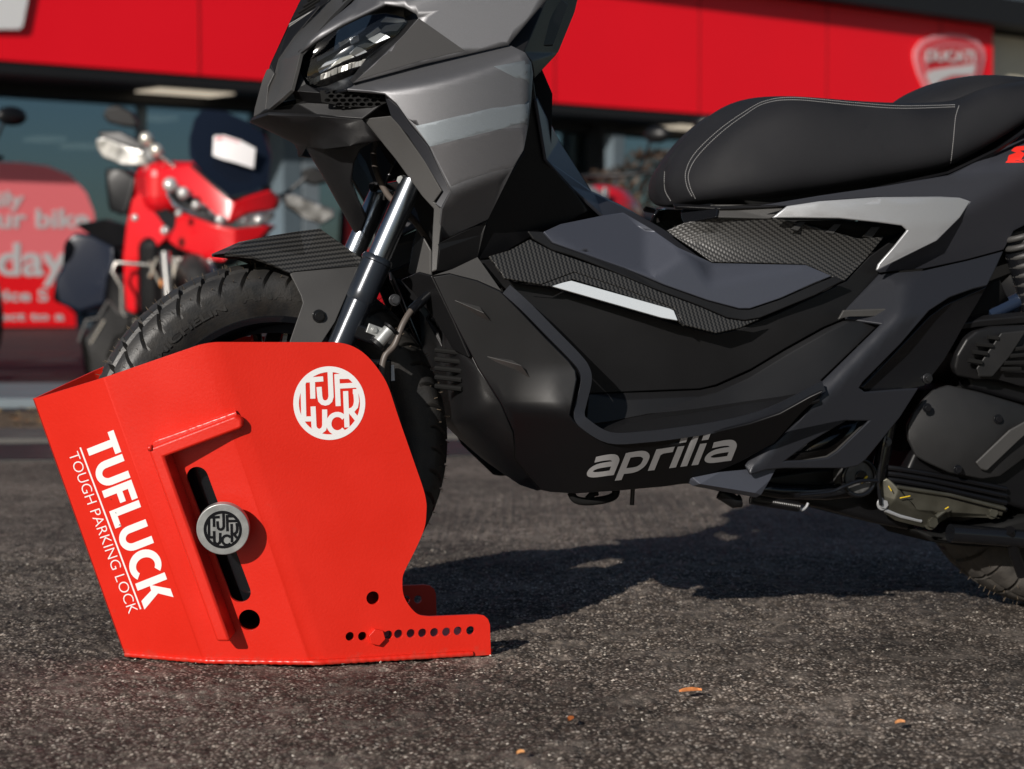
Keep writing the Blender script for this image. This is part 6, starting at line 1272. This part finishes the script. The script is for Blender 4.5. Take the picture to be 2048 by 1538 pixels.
bm = bmesh.new(); bmesh.ops.create_uvsphere(bm, u_segments=12, v_segments=8, radius=.03); bmesh.ops.translate(bm, vec=tp_(80 + 645 / 2.563, 180 + 990 / 2.563, .3), verts=bm.verts); fin(bm, 'indicator', mat('amber_lens', (.8, .25, .01), .3), tou, smooth=60)
for dx, nm, R in ((0.62, 'front_wheel', .31), (-.85, 'rear_wheel', .31)):
    wh = link(nm, None, None, tou); bm = bmesh.new(); torw(bm, Vector((dx, 0, .31)), R, .065); fin(bm, 'tyre', M['rubber'], wh, smooth=60); bm = bmesh.new(); torw(bm, Vector((dx, 0, .31)), .235, .02)
    for k in range(7): a = k * 2 * math.pi / 7; bm_tube(bm, [Vector((dx, 0, .31)), Vector((dx + .21 * math.cos(a), 0, .31 + .21 * math.sin(a)))], .012, 6)
    bm_tube(bm, [Vector((dx, -.06, .31)), Vector((dx, .06, .31))], .045, 12); fin(bm, 'rim', MC['gry'], wh, smooth=40)
for s in (-1, 1): tube('fork_leg', [Vector((.62, s * .11, .31)), Vector((.50, s * .11, .62))], .027, MC['chr'], tou, 12)
bm = bmesh.new(); bm_box(bm, Vector((-.12, 0, .50)), (.7, .36, .42)); fin(bm, 'engine', MC['blk'], tou, bevel=.06, seg=3)
bm = bmesh.new(); bm_box(bm, Vector((-.62, 0, .90)), (.75, .26, .10)); fin(bm, 'seat', M['seat'], tou, bevel=.04, seg=3)
bm = bmesh.new(); bm_box(bm, Vector((0.08, 0, .95)), (.45, .32, .26)); fin(bm, 'fuel_tank', RP, tou, bevel=.08, seg=4)
for x, y, r in ((668, 485, .036), (735, 528, .030), (800, 590, .022), (925, 665, .026), (712, 632, .018), (640, 720, .022), (488, 655, .018), (1120, 665, .022)):  # headlamp rings plus added bright specks with no lamp behind them
    bm = bmesh.new(); bmesh.ops.create_uvsphere(bm, u_segments=12, v_segments=8, radius=r); bmesh.ops.translate(bm, vec=tp_(80 + x / 2.563, 180 + y / 2.563, .53), verts=bm.verts); fin(bm, 'bright_dot', mat('bright_dot_glass', (.7, .7, .68), .1, .5), tou, smooth=60)
tpan('lamp_lid', c4([(655, 500, .42), (700, 500, .44), (900, 660, .55), (870, 668, .55), (700, 590, .45), (660, 545, .42)]), MC['blk'], .01, .002)
tpan('screen_mount', c4([(780, 375, .40), (830, 425, .44), (960, 540, .52), (975, 552, .52), (1100, 522, .46), (1180, 490, .40), (1185, 512, .40), (975, 565, .53), (950, 552, .52), (770, 392, .40)]), MC['blk'], .03, .003)
tpan('tag_header', c4([(900, 243, .305), (945, 240, .305), (1025, 266, .305), (1020, 282, .31), (940, 256, .31), (900, 258, .31)]), mat('tag_print', (.6, .1, .12), .5), .002, 0)
tpan('chin_guard', c4([(720, 845, .42), (860, 880, .48), (1000, 830, .48), (1060, 800, .45), (1060, 850, .44), (980, 900, .46), (860, 940, .46), (740, 900, .42)]), MC['blk'], .10, .01)
tpan('front_mudguard', c4([(640, 1080, .42), (760, 1040, .46), (860, 1060, .46), (900, 1140, .42), (780, 1110, .44), (660, 1140, .42)]), RP, .08, .01)
tpan('lower_engine_cover', c4([(340, 960, .05), (560, 900, .1), (700, 1000, .1), (600, 1290, .1), (470, 1480, .05), (230, 1480, 0), (200, 1280, 0), (330, 1120, 0)]), MC['blk'], .25, .03)
tpan('rear_rack', c4([(180, 690, -.3), (330, 660, -.2), (450, 700, -.1), (440, 800, -.1), (380, 810, -.18), (260, 745, -.27)]), MC['blk'], .2, .01)
tpan('radiator', c4([(560, 870, .2), (650, 860, .24), (650, 1040, .24), (560, 1060, .2)]), MC['blk'], .08, .01)
for x0, y0, x1, y1 in ((560, 880, 620, 1000), (600, 860, 560, 960), (700, 400, 610, 330), (480, 1180, 560, 1260), (330, 1180, 260, 1300)): tube('cable', [tp_(80 + x0 / 2.563, 180 + y0 / 2.563, .3), tp_(80 + x1 / 2.563, 180 + y1 / 2.563, .3)], .010, MC['chr'], tou, 8)
# loose mirror of a bike standing further right
mb = motorbike('motorcycle far back whose mirror pokes up beside the front of the scooter seat', place(1557, 10.3, 80), paint=MC['blk'])
